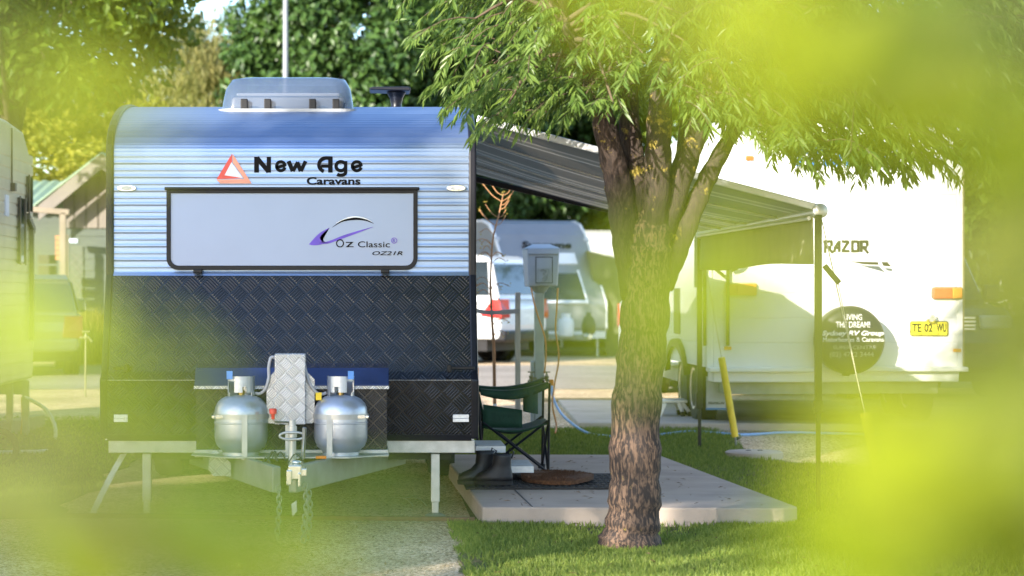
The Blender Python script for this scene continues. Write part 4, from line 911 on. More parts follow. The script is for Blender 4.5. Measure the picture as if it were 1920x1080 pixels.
MB().box(PX(1358,RY0), PX(1371,RY0), RY0-0.015, RY0+0.005, PZ(655,RY0), PZ(649,RY0)).build('reflector', AMB, RZ)
for px in (1405, 1790): MB().box(PX(px-7,RY0), PX(px+7,RY0), RY0-0.02, RY0+0.005, PZ(300,RY0), PZ(292,RY0)).build('clearance_lamp', REDL, RZ, bevel=0.004)
YPL = mat('yellow_plate', (0.80, 0.66, 0.03), 0.45, 0, 0.03); INK = mat('plate_ink', (0.012, 0.012, 0.006), 0.7, spec=0.1)
NP = MB().prism_y(round_rect(PX(1706,RY0), PX(1778,RY0), PZ(630,RY0), PZ(602,RY0), 0.02, 4), RY0-0.012, RY0-0.002).build('number_plate', YPL, RZ)
Yn = RY0-0.0125
for s_, a, b in (('TE', 1710, 1728), ('02', 1733, 1749), ('WU', 1756, 1775)): tb(s_, a, b, 606.5, 623, Yn, INK, NP, bold=0.035)
for px in (1730.5, 1752.5): MB().box(PX(px-1,Yn), PX(px+1,Yn), Yn-0.002, Yn, PZ(616,Yn), PZ(614,Yn)).build('plate_dot', INK, NP)
tb('NSW · TRAILER', 1721, 1763, 624.3, 628, Yn, INK, NP)
rr0 = round_rect(PX(1706,Yn), PX(1778,Yn), PZ(630,Yn), PZ(602,Yn), 0.02, 4); rr1 = round_rect(PX(1707.5,Yn), PX(1776.5,Yn), PZ(628.7,Yn), PZ(603.3,Yn), 0.014, 4)
MB().ring_y(rr0, rr1, Yn-0.002, Yn).build('plate_rim', INK, NP)
MB().lathe([(0.028, -0.075), (0.045, -0.05), (0.05, -0.0)], (PX(1745,RY0), RY0, PZ(597,RY0)), 'y', 14).build('plate_lamp', CHROME, RZ, sm='auto')
# spare wheel cover
SC = thing('spare', '', '') if False else None
scx, scz = PX(1597, RY0-0.3), PZ(638, RY0-0.3)
SWC = MB().lathe([(0.05, -0.315), (0.22, -0.312), (0.285, -0.302), (0.315, -0.275), (0.325, -0.24), (0.322, -0.10), (0.29, -0.08), (0.09, -0.07), (0.09, -0.01)], (scx, RY0, scz), 'y', 48).build('spare_wheel_cover', mat('black_vinyl_cover', (0.014, 0.015, 0.012), 0.42, 0, 0.2, 5), RZ, sm='auto')
Yc = RY0-0.318; WV = mat('white_print', (0.82, 0.82, 0.80), 0.5)
tb('LIVING', 1582, 1616, 589, 600, Yc, WV, SWC, bold=0.01); tb('THE DREAM!', 1567, 1631, 603, 614.5, Yc, WV, SWC, bold=0.01)
tb('Sydney RV Group', 1541, 1657, 620, 632, Yc, WV, SWC, bold=0.03, shear=0.25); tb('Motorhomes & Caravans', 1543, 1657, 632.5, 641, Yc, WV, SWC, bold=0.01)
tb('SUPER CENTRE', 1562, 1642, 648, 655, Yc, mat('grey_print', (0.35,0.36,0.3), 0.5), SWC); tb('(02) 4722 3444', 1556, 1638, 660, 672, Yc, MATS['grey_print'], SWC)
bm_ = MB().box(RX0, RX1+0.03, RY0-0.10, RY0+0.1, PZ(697,RY0), PZ(688,RY0)); bm_.box(RX0+0.05, RX1-0.04, RY0-0.02, RY0+0.3, 0.60, RB+0.01)
bm_.build('bumper', WHITE2, RZ, bevel=0.012)
MB().bar((scx, RY0-0.04, 0.66), (scx, RY0-0.04, 1.2), 0.08, 0.06).build('wheel_bracket', BLACK, RZ)
MB().box(RX0+0.2, RX1-0.2, RY0+0.15, RY1+0.8, 0.48, 0.62).build('chassis', GALVD, RZ)
# left side of it: hatch, wheel arch, wheels, arms, mud flap
MB().box(RX0-0.02, RX0+0.01, 22.15, 22.55, PZ(625,22.3), PZ(541,22.3)).build('service_hatch', mat('dark_grey_plastic', (0.07,0.075,0.06), 0.5), RZ, bevel=0.01)
MB().box(RX0-0.015, RX0+0.01, 22.9, 24.4, 1.75, 2.4).build('window', BLACKT, RZ, bevel=0.01)
MB().box(RX0-0.015, RX0+0.01, 20.55, 21.15, 1.5, 2.3).build('window', BLACKT, RZ, bevel=0.01)
ar = MB()
pts_ = [(21.4+0.95+0.72*math.cos(a), 0.62+0.35*math.sin(a)) for a in [PI*i/12 for i in range(13)]]
ar.strip([[(RX0-0.05, a, b), (RX0+0.02, a, b+0.01)] for a, b in pts_], 0); ar.strip([[(RX0-0.05, a, b), (RX0-0.05, 22.35+(a-22.35)*0.86, 0.62+(b-0.62)*0.80)] for a, b in pts_], 0)
ar.build('wheel_arch', BLACK, RZ, solid=0.01)
zg = gz(22.4)
for yy in (21.6, 22.4):
    for x in (RX0+0.15, RX1-0.15):
        w = MB().lathe([(0.21, -0.1), (0.33, -0.1), (0.36, -0.06), (0.36, 0.06), (0.33, 0.1), (0.21, 0.1)], (x, yy, gz(yy)+0.36), 'x', 28).build('wheel', RUBBER, RZ, sm='auto')
        mb = MB().lathe([(0.03, -0.10), (0.05, -0.09), (0.05, 0.09), (0.03, 0.1)], (x, yy, gz(yy)+0.36), 'x', 14); mb.lathe([(0.185, -0.1), (0.215, -0.105), (0.215, 0.105), (0.185, 0.1)], (x, yy, gz(yy)+0.36), 'x', 24, cap=False)
        for k in range(6): mb.bar((x-0.07, yy, gz(yy)+0.36), (x-0.07, yy+0.2*math.cos(k*PI/3), gz(yy)+0.36+0.2*math.sin(k*PI/3)), 0.045, 0.03, up=(1,0,0))
        mb.build('rim', CHROME, w, sm='auto')
MF = MB().box(PX(1324,21), PX(1360,21), 20.98, 20.99, PZ(766,21), PZ(705,21)).build('mud_flap', mat('white_rubber', (0.55,0.58,0.62), 0.6), RZ)
MB().box(PX(1323,21), PX(1361,21), 20.972, 20.981, PZ(768,21), PZ(764.5,21)).build('flap_edge', mat('blue_rubber', (0.05,0.2,0.45), 0.5), MF)
tb('FRANKLIN', 1328, 1358, 753, 758, 20.978, INK, MF, shear=0.2, bold=0.015)
for dx, z0, z1, w_ in ((-0.03, 0.95, 2.1, 0.035), (0.19, 0.95, 1.95, 0.035)): MB().bar((RX0+dx, RY0-0.03, z0), (RX0+dx, RY0-0.03, z1), w_, 0.03).build('grab_rail', OL, RZ, bevel=0.005)
MB().bar((RX0-0.02, RY0-0.03, 1.75), (RX0+0.16, RY0-0.03, 1.60), 0.03, 0.03).build('grab_rail', OL, RZ)
MB().tube(catmull([(RX0+0.2, RY0-0.04, 1.9), (RX0+0.28, RY0-0.08, 1.88), (RX0+0.30, RY0-0.08, 1.72), (RX0+0.22, RY0-0.04, 1.66)], 4), 0.02, 8).build('grab_handle', OL, RZ, sm=True)

# ------------------------------------------------------------------ cars
CARG = mat('car_glass', (0.02, 0.028, 0.035), 0.06, 0, 0.2, 2, coat=0.5)
def car(name, label, cat, x, y, z, heading, paint, L=4.7, Wc=1.85, Hc=1.8, style='suv', tail=REDC, detail=''):
    """built nose towards -Y about its own origin, then turned by heading"""
    t = thing(name, label, cat, (0, 0, 0)); hw = Wc/2; parts = []
    zb, zs = 0.38, Hc*0.60
    lower = [(-L/2, zb+0.05), (-L/2-0.02, zb+0.32), (-L/2+0.05, zs-0.16), (-L/2+0.3, zs-0.05), (-L/2+1.15, zs+0.02), (L/2-0.1, zs+0.03), (L/2, zs-0.12), (L/2+0.02, zb+0.3), (L/2-0.02, zb+0.05)]
    mb = MB(); mb.prism_x(lower, -hw, hw); body = mb.build('body', paint, t, bevel=0.07, seg=3); parts.append(body)
    e = L/2-0.12 if style != 'sedan' else L/2-0.75
    ca = [(-L/2+1.12, zs-0.02), (-L/2+1.85, Hc-0.04), (-L/2+2.3, Hc), (e-0.35, Hc-0.01), (e-0.12, Hc-0.10), (e+0.08, zs-0.02)]
    mb = MB(); n = len(ca); ins = [0, 0.13, 0.15, 0.15, 0.13, 0.02]
    mb.add([(-hw+0.03+i_, a, b) for (a, b), i_ in zip(ca, ins)]+[(hw-0.03-i_, a, b) for (a, b), i_ in zip(ca, ins)], [tuple(range(n)), tuple(range(2*n-1, n-1, -1))]+[(i, n+i, n+i+1, i+1) for i in range(n-1)])
    parts.append(mb.build('cabin', paint, t, bevel=0.05, seg=3))
    def lerp(a, b, k): return a+(b-a)*k
    for s_ in (-1, 1):
        for y0_, y1_ in ((-L/2+1.55, -L/2+2.45), (-L/2+2.55, e-0.75), (e-0.68, e-0.1)):
            if y1_-y0_ < 0.2: continue
            xx = s_*(hw-0.03); xi = s_*(hw-0.145); zt_ = Hc-0.12; zb_ = zs+0.05
            sh0 = 0.32 if y0_ < -L/2+1.7 else 0; sh1 = -0.08 if y1_ > e-0.3 else 0
            parts.append(MB().add([(xx, y0_, zb_), (xx, y1_, zb_), (xi, y1_+sh1, zt_), (xi, y0_+sh0, zt_)], [(0,1,2,3)]).build('window', CARG, t, solid=0.02))
    def tilt(p0, p1, nm, k0, k1, off):
        d = Vector((0, p1[0]-p0[0], p1[1]-p0[1])); nn = Vector((0, -d.z, d.y)).normalized()*off
        a, b = [Vector((0, lerp(p0[0], p1[0], k), lerp(p0[1], p1[1], k)))+nn for k in (k0, k1)]
        parts.append(MB().add([(-hw+0.12, a.y, a.z), (hw-0.12, a.y, a.z), (hw-0.2, b.y, b.z), (-hw+0.2, b.y, b.z)], [(0,1,2,3)]).build(nm, CARG, t, solid=0.01))
    tilt(ca[0], ca[1], 'windscreen', 0.08, 0.95, 0.012); tilt(ca[5], ca[4], 'rear_window', 0.12, 0.9, -0.012)
    for s_ in (-1, 1):
        parts.append(MB().box(s_*(hw-0.24)-0.2, s_*(hw-0.24)+0.2, -L/2-0.005, -L/2+0.2, zs-0.30, zs-0.13).build('headlight', LAMP, t, bevel=0.04))
        tz0, tz1 = (zs-0.36, zs-0.02)
        parts.append(MB().add([(s_*(hw-0.30), L/2+0.045, tz0+0.02), (s_*(hw+0.014), L/2+0.03, tz0), (s_*(hw+0.014), L/2-0.36, tz0+0.05), (s_*(hw-0.26), L/2+0.04, tz1), (s_*(hw+0.014), L/2+0.0, tz1), (s_*(hw+0.014), L/2-0.12, tz1), (s_*(hw-0.28), L/2+0.05, tz0+0.1), (s_*(hw+0.01), L/2+0.04, tz0+0.12)], [(0,1,7,6),(6,7,4,3),(1,2,5,4),(1,4,7),(0,6,3)]).build('tail_light', tail, t, solid=0.02))
        mm = MB().box(s_*(hw+0.13)-0.11, s_*(hw+0.13)+0.11, -L/2+1.45, -L/2+1.56, zs+0.02, zs+0.24); parts.append(mm.build('mirror', paint, t, bevel=0.04))
        for yy in (-L/2+0.9, L/2-1.0):
            c_ = (s_*(hw-0.10), yy, 0.37)
            parts.append(MB().lathe([(0.455, -0.02), (0.455, s_*0.109)], c_, 'x', 28).build('wheel_arch', BLACK, t))
            w = MB().lathe([(0.22, -0.10), (0.34, -0.11), (0.37, -0.07), (0.37, 0.08), (0.34, 0.12), (0.22, 0.115)], c_, 'x', 28).build('wheel', RUBBER, t, sm='auto'); parts.append(w)
            rm = MB().lathe([(0.05, s_*0.12), (0.07, s_*0.115)], c_, 'x', 12); rm.lathe([(0.19, s_*0.10), (0.225, s_*0.12), (0.225, 0)], c_, 'x', 24, cap=False)
            for k in range(5): rm.bar((c_[0]+s_*0.105, yy, 0.37), (c_[0]+s_*0.105, yy+0.2*math.cos(k*1.2566), 0.37+0.2*math.sin(k*1.2566)), 0.06, 0.03, up=(1,0,0))
            rm.build('rim', CHROME, w)
    g = MB()
    for k in range(4): g.box(-hw+0.5, hw-0.5, -L/2-0.03, -L/2+0.05, zs-0.31+k*0.045, zs-0.285+k*0.045)
    parts.append(g.build('grille', CHROME, t)); parts.append(MB().box(-hw+0.05, hw-0.05, -L/2-0.06, -L/2+0.2, zb-0.02, zb+0.22).build('bumper', BLACK if style == 'ute' else paint, t, bevel=0.05))
    parts.append(MB().box(-hw+0.05, hw-0.05, L/2-0.15, L/2+0.09, zb+0.0, zb+0.2).build('bumper', BLACK if style == 'ute' else paint, t, bevel=0.05))
    parts.append(MB().box(-hw+0.12, hw-0.12, -L/2+0.3, L/2-0.3, 0.22, zb+0.1).build('underbody', BLACK, t))
    t.location = (x, y, z); t.rotation_euler = (0, 0, heading)
    return t
CARW = mat('white_car_paint', (0.72, 0.74, 0.76), 0.2, 0, 0.02, 2, coat=0.6); CARB = mat('dark_car_paint', (0.015, 0.018, 0.022), 0.2, 0, 0.1, 2, coat=0.6); CARS = mat('silver_car_paint', (0.11, 0.12, 0.125), 0.25, 0.5, 0.03, 2, coat=0.6)
car('parked_car', 'white four wheel drive almost hidden behind the tree trunk', 'car', 4.60, 29.6, gz(28), 0, CARW, 4.6, 1.9, 1.95)
car('parked_car', 'dark four wheel drive past the white caravan\'s right edge, facing the camera', 'car', 6.8, 28.2, gz(27), 0, CARB, 4.8, 1.9, 1.95, 'ute')
car('utility_vehicle', 'white utility vehicle with canopy and red tail light beside the silver background caravan', 'utility vehicle', PX(978, 38)-2.2, 39.5, 0.23, -2.10, CARW, 5.2, 1.9, 1.92, 'ute')
car('parked_car', 'silver hatchback parked below the grey shed, behind the left caravan', 'car', -5.75, 34.6, 0.2, PI+0.2, CARS, 4.2, 1.78, 1.55, tail=mat('dull_red_lens', (0.10, 0.008, 0.008), 0.4))

# ------------------------------------------------------------------ background caravans
def far_caravan(label, x, y, z, heading, colr, W_=2.35, L_=5.6, H_=2.62, front=True, dark=None):
    t = thing('caravan', label, 'caravan', (0,0,0)); hw = W_/2; SL = 0.95
    pf = [(0.10, 0.42), (0.0, 0.55), (0.0, 1.05), (SL, H_-0.30), (SL+0.25, H_-0.08), (SL+0.55, H_), (L_-0.3, H_), (L_, H_-0.35), (L_, 0.42)]
    MB().prism_x(pf, -hw, hw).build('body', colr, t, bevel=0.03)
    mb = MB()
    for k in range(9):
        z0 = 0.62+k*0.2
        for s_ in (-1, 1): mb.box(s_*(hw+0.004)-0.006, s_*(hw+0.004)+0.006, 0.75, L_-0.1, z0, z0+0.012)
    mb.build('side_rib', CREAM, t)
    dn = Vector((0, -(H_-0.30-1.05), SL)).normalized()
    def on(tt, off=0.012): return (SL*tt+dn.y*off, 1.05+(H_-1.35)*tt+dn.z*off)
    a, b, c_, d_ = on(0.02), on(0.42), on(0.02, 0.03), on(0.42, 0.03)
    w = MB().prism_x([a, b, d_, c_], -hw+0.45, hw-0.45).build('front_window', dark or CARG, t, bevel=0.01)
    for s_ in (-1, 1): MB().prism_x([on(-0.02, 0.01), on(0.46, 0.01), on(0.46, 0.045), on(-0.02, 0.045)], s_*(hw-0.43)-0.02, s_*(hw-0.43)+0.02).build('frame', WHITE, w)
    MB().prism_x([on(-0.02, 0.01), on(0.02, 0.01), on(0.02, 0.05), on(-0.02, 0.05)], -hw+0.45, hw-0.45).build('frame', WHITE, w)
    MB().prism_x([on(0.56, 0.0), on(0.72, 0.0), on(0.72, 0.02), on(0.56, 0.02)], 0.15, 0.62).build('vent', WHITE, t)
    for s_ in (-1, 1):
        MB().prism_x([on(0.90, 0), on(0.95, 0), on(0.95, 0.025), on(0.90, 0.025)], s_*0.98-0.05, s_*0.98+0.05).build('marker_lamp', LAMP, t)
        MB().prism_x([(p[0]-0.012, p[1]+0.006) for p in pf[:7]]+[(p[0]+0.04, p[1]-0.04) for p in pf[6::-1]], s_*(hw)-0.02, s_*(hw)+0.015).build('edge_trim', WHITE, t)
        w_ = MB().lathe([(0.2, -0.09), (0.32, -0.09), (0.34, 0), (0.32, 0.09), (0.2, 0.09)], (s_*(hw-0.12), 3.0, 0.34), 'x', 22).build('wheel', RUBBER, t, sm='auto')
        MB().lathe([(0.03, -0.08), (0.2, -0.08), (0.2, 0.08), (0.03, 0.08)], (s_*(hw-0.12), 3.0, 0.34), 'x', 16).build('rim', CHROME, w_)
        MB().bar((s_*0.6, 0.3, 0.40), (0, -1.2, 0.40), 0.05, 0.11).build('drawbar', GALV, t)
        MB().box(s_*0.9-0.02, s_*0.9+0.02, 0.2, 0.25, 0, 0.42).build('stabiliser_leg', GALV, t)
    MB().box(-hw+0.03, hw-0.03, -0.02, 0.02, 0.36, 0.50).build('chassis_bar', WHITE2, t)
    MB().box(hw-0.01, hw+0.012, 1.9, 3.1, 1.35, 1.95).build('window', CARG, t, bevel=0.02); MB().box(-hw-0.012, -hw+0.01, 1.9, 3.1, 1.35, 1.95).build('window', CARG, t, bevel=0.02)
    MB().lathe([(0.05, -1.3), (0.07, -1.15), (0.06, -1.0)], (0, 0, 0.42), 'y', 10).build('coupling', CHROME, t)
    t.location = (x, y, z); t.rotation_euler = (0, 0, heading)
    return t
FARS = mat('pale_silver_body', (0.26, 0.27, 0.29), 0.35, 0.3, 0.05, 3)
fc_ = far_caravan('silver caravan with a sloping nose behind the grey power box', PX(1052, 42), 42.0, 0.23, 0.36, FARS, W_=2.0, H_=2.72)
lt = text('Supreme', (-0.55, 0.55, 0, 0.22), 0, DARK, None, shear=0.25, bold=0.03); lt.parent = fc_
lt.location = (0.05, 0.95*0.76-0.018, 1.05+1.37*0.76+0.008); lt.rotation_euler = (-math.atan2(0.95, 1.37), 0, 0)
far_caravan('cream caravan at the back, past the silver one\'s right shoulder', PX(1125, 50), 49.5, 0.23, 0.15, CREAM, W_=2.3, H_=2.75)
for px, lab in ((1062, 'small white gas bottle on the silver background caravan\'s drawbar'), ):
    b_ = Vector((PX(px, 41.1), 41.15, 0.62)); t = thing('gas_bottle', lab, 'gas bottle', b_)
    MB().lathe([(0.10, 0.62), (0.15, 0.66), (0.16, 0.72), (0.16, 0.90), (0.13, 0.98), (0.05, 1.0)], (b_.x, b_.y, 0), n=20).build('tank', WHITE2, t, sm='auto')
    MB().lathe([(0.09, 0.97), (0.09, 1.08)], (b_.x, b_.y, 0), n=16, cap=False).build('collar', WHITE2, t)
bb = Vector((PX(1105, 41.1), 41.15, 0.62)); t = thing('bin_bag', 'dark sack hanging beside the small white gas bottle', 'bag', bb)
MB().lathe([(0.06, 0.66), (0.13, 0.72), (0.14, 0.86), (0.10, 1.0), (0.04, 1.05), (0.06, 1.1)], (bb.x, bb.y, 0), n=12).build('sack', mat('dark_sack', (0.06,0.07,0.05), 0.6, bump=0.4, bscale=12), t, sm=True)
# annexe tent beside it
AT = MB(); tx = PX(1098, 43)
AT.add([(tx, 42.6, 2.3), (tx+1.6, 42.4, 1.9), (tx+1.65, 42.4, 0.22), (tx+0.4, 42.6, 0.22), (tx, 47, 2.3), (tx+1.6, 47, 1.9), (tx+1.65, 47, 0.22)], [(0,1,2,3),(0,4,5,1),(1,5,6,2)])
tag(AT.build('annexe_tent', mat('olive_canvas', (0.10,0.10,0.06), 0.85), solid=0.02), 'dark olive canvas annexe leaning against the silver background caravan', 'tent')

# left caravan
LC = thing('caravan', 'weathered ribbed caravan cut off by the photo\'s left border', 'caravan', (-4.6, 18, 0.05))
lx1, lx0, ly0, ly1 = -3.32, -5.7, 14.2, 20.9
pf = [(ly0, 0.62), (ly0, 2.6), (ly0+0.4, 2.98), (ly1-1.5, 3.02), (ly1-0.55, 2.98), (ly1-0.12, 2.75), (ly1, 2.45), (ly1, 0.62)]
LCM = mat('beige_ribbed_aluminium', (0.62, 0.54, 0.36), 0.35, 0.35, 0.1, 3)
MB().prism_x(pf, lx0, lx1).build('body', LCM, LC, bevel=0.03)
mb = MB(); z = 0.70
while z < 2.7: mb.box(lx1-0.002, lx1+0.008, ly0+0.05, ly1-0.04, z, z+0.085); z += 0.105
mb.build('side_cladding', LCM, LC, bevel=0.006)
BR = mat('brown_plastic', (0.10, 0.075, 0.04), 0.5)
wn = MB().box(lx1, lx1+0.03, 19.95, 20.25, PZ(495,20), PZ(370,20)).build('window', CARG, LC, bevel=0.01)
MB().box(lx1+0.03, lx1+0.04, 19.93, 19.96, PZ(497,20), PZ(368,20)).build('frame', BR, wn); MB().box(lx1+0.03, lx1+0.04, 20.24, 20.27, PZ(497,20), PZ(368,20)).build('frame', BR, wn)
wn = MB().box(lx1, lx1+0.035, 20.45, 20.7, PZ(398,20.5), PZ(330,20.5)).build('window', CARG, LC, bevel=0.01); MB().box(lx1+0.034, lx1+0.045, 20.43, 20.46, PZ(400,20.5), PZ(328,20.5)).build('frame', BR, wn)
MB().bar((lx1+0.03, 20.4, PZ(405,20.4)), (lx1+0.03, 20.75, PZ(430,20.4)), 0.04, 0.06).build('awning_arm', BR, LC); MB().box(lx1+0.01, lx1+0.05, 20.62, 20.68, 1.0, PZ(430,20.5)).build('awning_arm', BR, LC)
MB().box(lx1, lx1+0.02, 19.25, 19.42, PZ(405,19.3), PZ(365,19.3)).build('vent', WHITE2, LC)
MB().tube([(lx1+0.015, 19.6, PZ(240,19.6)), (lx1+0.015, 19.6, PZ(345,19.6))], 0.008, 6).build('cable', BR, LC); MB().box(lx1, lx1+0.05, 19.56, 19.66, PZ(358,19.6), PZ(343,19.6)).build('socket', BR, LC)
MB().box(lx0, lx1, 20.5, 20.6, 0.48, 0.62).build('chassis_bar', GALVD, LC)
for yy in (17.2, 18.1):
    w = MB().lathe([(0.2, -0.09), (0.33, -0.09), (0.35, 0), (0.33, 0.09), (0.2, 0.09)], (lx1-0.12, yy, 0.38), 'x', 24).build('wheel', RUBBER, LC, sm='auto'); MB().lathe([(0.03, -0.08), (0.2, -0.08), (0.2, 0.095), (0.03, 0.08)], (lx1-0.12, yy, 0.38), 'x', 18).build('rim', CHROME, w)
for px in (18, 48): x = PX(px, 20.3); MB().box(x-0.03, x+0.03, 20.28, 20.34, gz(20.3), 0.62).build('stabiliser_leg', GALVD, LC)
GH = mat('pale_grey_hose', (0.60, 0.62, 0.64), 0.5)
tag(MB().tube(catmull([P(45, 742, 20.3), P(62, 752, 20.25), P(88, 770, 20.1), P(104, 805, 19.9), P(98, 840, 19.7), gp(80, 851, 0.02), gp(40, 852, 0.02), gp(-20, 854, 0.02)], 6), 0.018, 8).build('drain_hose', GH, sm=True), 'pale grey drain hose looping out from the left caravan to the lawn', 'hose')
tag(MB().tube(catmull([P(41, 745, 20.4), P(42, 790, 20.3), P(36, 825, 20.2), gp(22, 850, 0.02)], 6), 0.011, 6).build('extension_cord', mat('ochre_cord', (0.50,0.28,0.05), 0.5), sm=True), 'ochre power cord hanging below the left caravan\'s corner', 'cord')
bc = gp(-6, 876, 0); tag(MB().tube([(bc.x+0.16*math.cos(a), bc.y, bc.z+0.15+0.15*math.sin(a)) for a in [2*PI*i/24 for i in range(24)]], 0.028, 8, closed=True).build('coiled_hose', RUBBER, sm=True), 'thick black hose coil at the left border of the photo', 'hose')
tg = Vector((PX(160, 27), 27, gz(27)))
t = thing('garden_tap', 'small dark garden tap on a standpipe left of the silver caravan', 'tap', tg)
MB().tube([tg, tg+Vector((0,0,0.72))], 0.012, 8).build('standpipe', BRASS, t); m_ = MB().lathe([(0.018, 0.86), (0.026, 0.90), (0.012, 0.95)], (tg.x, 27, 0), n=10); m_.tube([(tg.x-0.05, 27, 0.97), (tg.x+0.05, 27, 0.97)], 0.010, 6); m_.tube([(tg.x+0.08, 27, 0.84), (tg.x+0.03, 27, 0.90), (tg.x-0.08, 27, 0.89)], 0.016, 8); m_.build('tap_head', BRASS, t)

# ------------------------------------------------------------------ shed
SH = thing('shed', 'grey timber gable shed with a green roof left of the silver caravan', 'shed', (-5.0, 43, 0.23))
Ys = 40.0
WB = mat('grey_green_weatherboard', (0.06, 0.075, 0.068), 0.8, 0, 0.12, 5, stretch=(0.5, 1, 6)); VC = mat('grey_corrugated_cladding', (0.15, 0.13, 0.112), 0.7, 0, 0.08, 4); ROOF = mat('green_corrugated_roof', (0.22, 0.32, 0.22), 0.5, 0.1, 0.1, 4); BARGE = mat('grey_fascia', (0.14, 0.125, 0.11), 0.6, 0, 0.08, 4)
rx, rzd = PX(200, Ys), PZ(300, Ys); ex, ez = PX(84, Ys), PZ(388, Ys); exr = 2*rx-ex
wx0, wx1 = ex+0.35, exr-0.35; wz = PZ(422, Ys)
mb = MB(); nb = 12; z0, z1 = 0.2, wz
for k in range(nb):
    a = z0+(z1-z0)*k/nb; b = z0+(z1-z0)*(k+1)/nb
    mb.prism_x([(Ys-0.03, a), (Ys-0.012, b), (Ys+0.1, b), (Ys+0.1, a)], wx0, wx1)
mb.build('lower_wall', WB, SH)
MB().box(wx0, wx0+0.12, Ys+0.1, Ys+7, 0.2, 2.6).box(wx1-0.12, wx1, Ys+0.1, Ys+7, 0.2, 2.6).box(wx0, wx1, Ys+6.9, Ys+7, 0.2, 2.6).build('side_wall', WB, SH)
sl_ = (rzd-ez)/(rx-ex); mb = MB(); x = wx0
while x < wx1-0.01:
    zt0 = rzd-0.12-sl_*abs(x+0.11-rx); zb_ = wz-0.06
    if zt0 > zb_+0.02: mb.box(x, x+0.19, Ys-0.06, Ys+0.02, zb_, zt0); mb.box(x+0.19, x+0.225, Ys-0.03, Ys+0.02, zb_, zt0)
    x += 0.225
mb.build('gable_cladding', VC, SH)
for s_ in (-1, 1):
    e = rx+s_*(rx-ex); mb = MB(); rows = []; yy = Ys-0.7
    while yy < Ys+7.2: rows.append([(rx, yy, rzd+0.1+0.02*math.sin(yy*30)), (e+s_*0.1, yy, ez+0.02*math.sin(yy*30))]); yy += 0.05
    mb.strip(rows); mb.build('roof', ROOF, SH, solid=0.02)
    MB().add([(rx, Ys-0.72, rzd+0.09), (e, Ys-0.72, ez-0.0), (e, Ys-0.72, ez-0.28), (rx, Ys-0.72, rzd-0.20)], [(0,1,2,3)] if s_ > 0 else [(3,2,1,0)]).build('barge_board', BARGE, SH, solid=0.04)
MB().box(PX(133,Ys), PX(156,Ys), Ys-0.05, Ys-0.031, 0.23, PZ(462,Ys)).build('door', mat('dark_mesh_door', (0.06,0.075,0.06), 0.6, 0, 0.3, 30), SH)
mb = MB(); dx0, dx1, dz0, dz1 = PX(133,Ys), PX(156,Ys), 0.3, PZ(462,Ys)
for k in range(-10, 14):
    zz = dz0+k*0.17
    for s_ in (1, -1):
        a = Vector((dx0, Ys-0.056, zz if s_ > 0 else zz+0.23)); b = Vector((dx1, Ys-0.056, zz+0.23 if s_ > 0 else zz))
        if min(a.z, b.z) > dz0 and max(a.z, b.z) < dz1: mb.bar(a, b, 0.008, 0.008)
mb.build('door_mesh', BARGE, SH)
MB().box(PX(131,Ys), PX(146,Ys), Ys-0.05, Ys-0.032, PZ(456,Ys), PZ(448,Ys)).build('door_sign', mat('pale_blue_sign', (0.45,0.55,0.65), 0.5), SH)
PG = thing('pergola', 'small timber pergola with pale posts in front of the grey shed', 'pergola', (PX(110,38.5), 38.5, 0.23)); yq = 38.3
PT = mat('pale_painted_timber', (0.18, 0.15, 0.11), 0.7, 0, 0.12, 6)
MB().bar((PX(20,yq), yq, PZ(389,yq)), (PX(130,yq), yq, PZ(398,yq)), 0.1, 0.10).build('beam', PT, PG, bevel=0.008)
for px in (118, 40): x = PX(px, yq); MB().box(x-0.055, x+0.055, yq-0.05, yq+0.05, 0.23, PZ(399,yq)).build('post', PT, PG, bevel=0.006)
x = PX(125, yq); MB().box(x-0.03, x+0.03, yq-0.02, yq+0.04, 0.23, PZ(440,yq)).build('post', PT, PG, bevel=0.006)
mb = MB()
for k in range(9): mb.box(PX(72,39), PX(106,39), 38.98, 39.02, 0.4+k*0.2, 0.56+k*0.2)
mb.build('slat_screen', mat('dark_slats', (0.05,0.045,0.03), 0.7), PG)
mb = MB()
for k in range(5): mb.box(PX(104,38.6), PX(114,38.6), 38.58, 38.7, PZ(488-k*9.5,38.6), PZ(480-k*9.5,38.6))
mb.build('brick_pier', mat('terracotta_brick', (0.36,0.16,0.08), 0.8, 0, 0.15, 8), PG)
LS = thing('lean_to', 'low building with pale green corrugated roof behind the pergola', 'building', (-7, 44, 0.23))
mb = MB(); rows = []; xx = -11.0
while xx < PX(118, 42.8): rows.append([(xx, 42.6, PZ(390,42.6)+0.02*math.sin(xx*28)), (xx, 46.5, PZ(340,46.5)+0.02*math.sin(xx*28))]); xx += 0.05
mb.strip(rows); mb.build('roof', ROOF, LS, solid=0.02); MB().box(-11, PX(112,43), 43, 46.4, 0.2, PZ(394,43)).build('wall', WB, LS)

# ornamental grass clump
OG = np.array([0.30, 0.26, 0.06]); n = 1500; gxc, gyc = PX(172, 37.5), 37.5
ang = RNG.uniform(0, 2*PI, n); sp = np.abs(RNG.normal(0, 0.42, n)); dd = np.stack([np.cos(ang)*sp, np.sin(ang)*sp, np.ones(n)], 1); L_ = RNG.uniform(0.6, 1.05, n)
base = np.stack([gxc+RNG.normal(0, .13, n), gyc+RNG.normal(0, .2, n), np.full(n, 0.22)], 1); du = dd/np.linalg.norm(dd, axis=1, keepdims=True)
tg_ = leaf_object('ornamental_grass', base+du*(L_/2)[:, None], dd, unit(n)+[0, -1, 0], L_, 0.022, leaf_mat('straw_blade', (0.20, 0.19, 0.04), (0.40, 0.33, 0.10), 0.4)); tag(tg_, 'golden tussock of tall grass beside the silver caravan\'s left edge', 'grass clump')

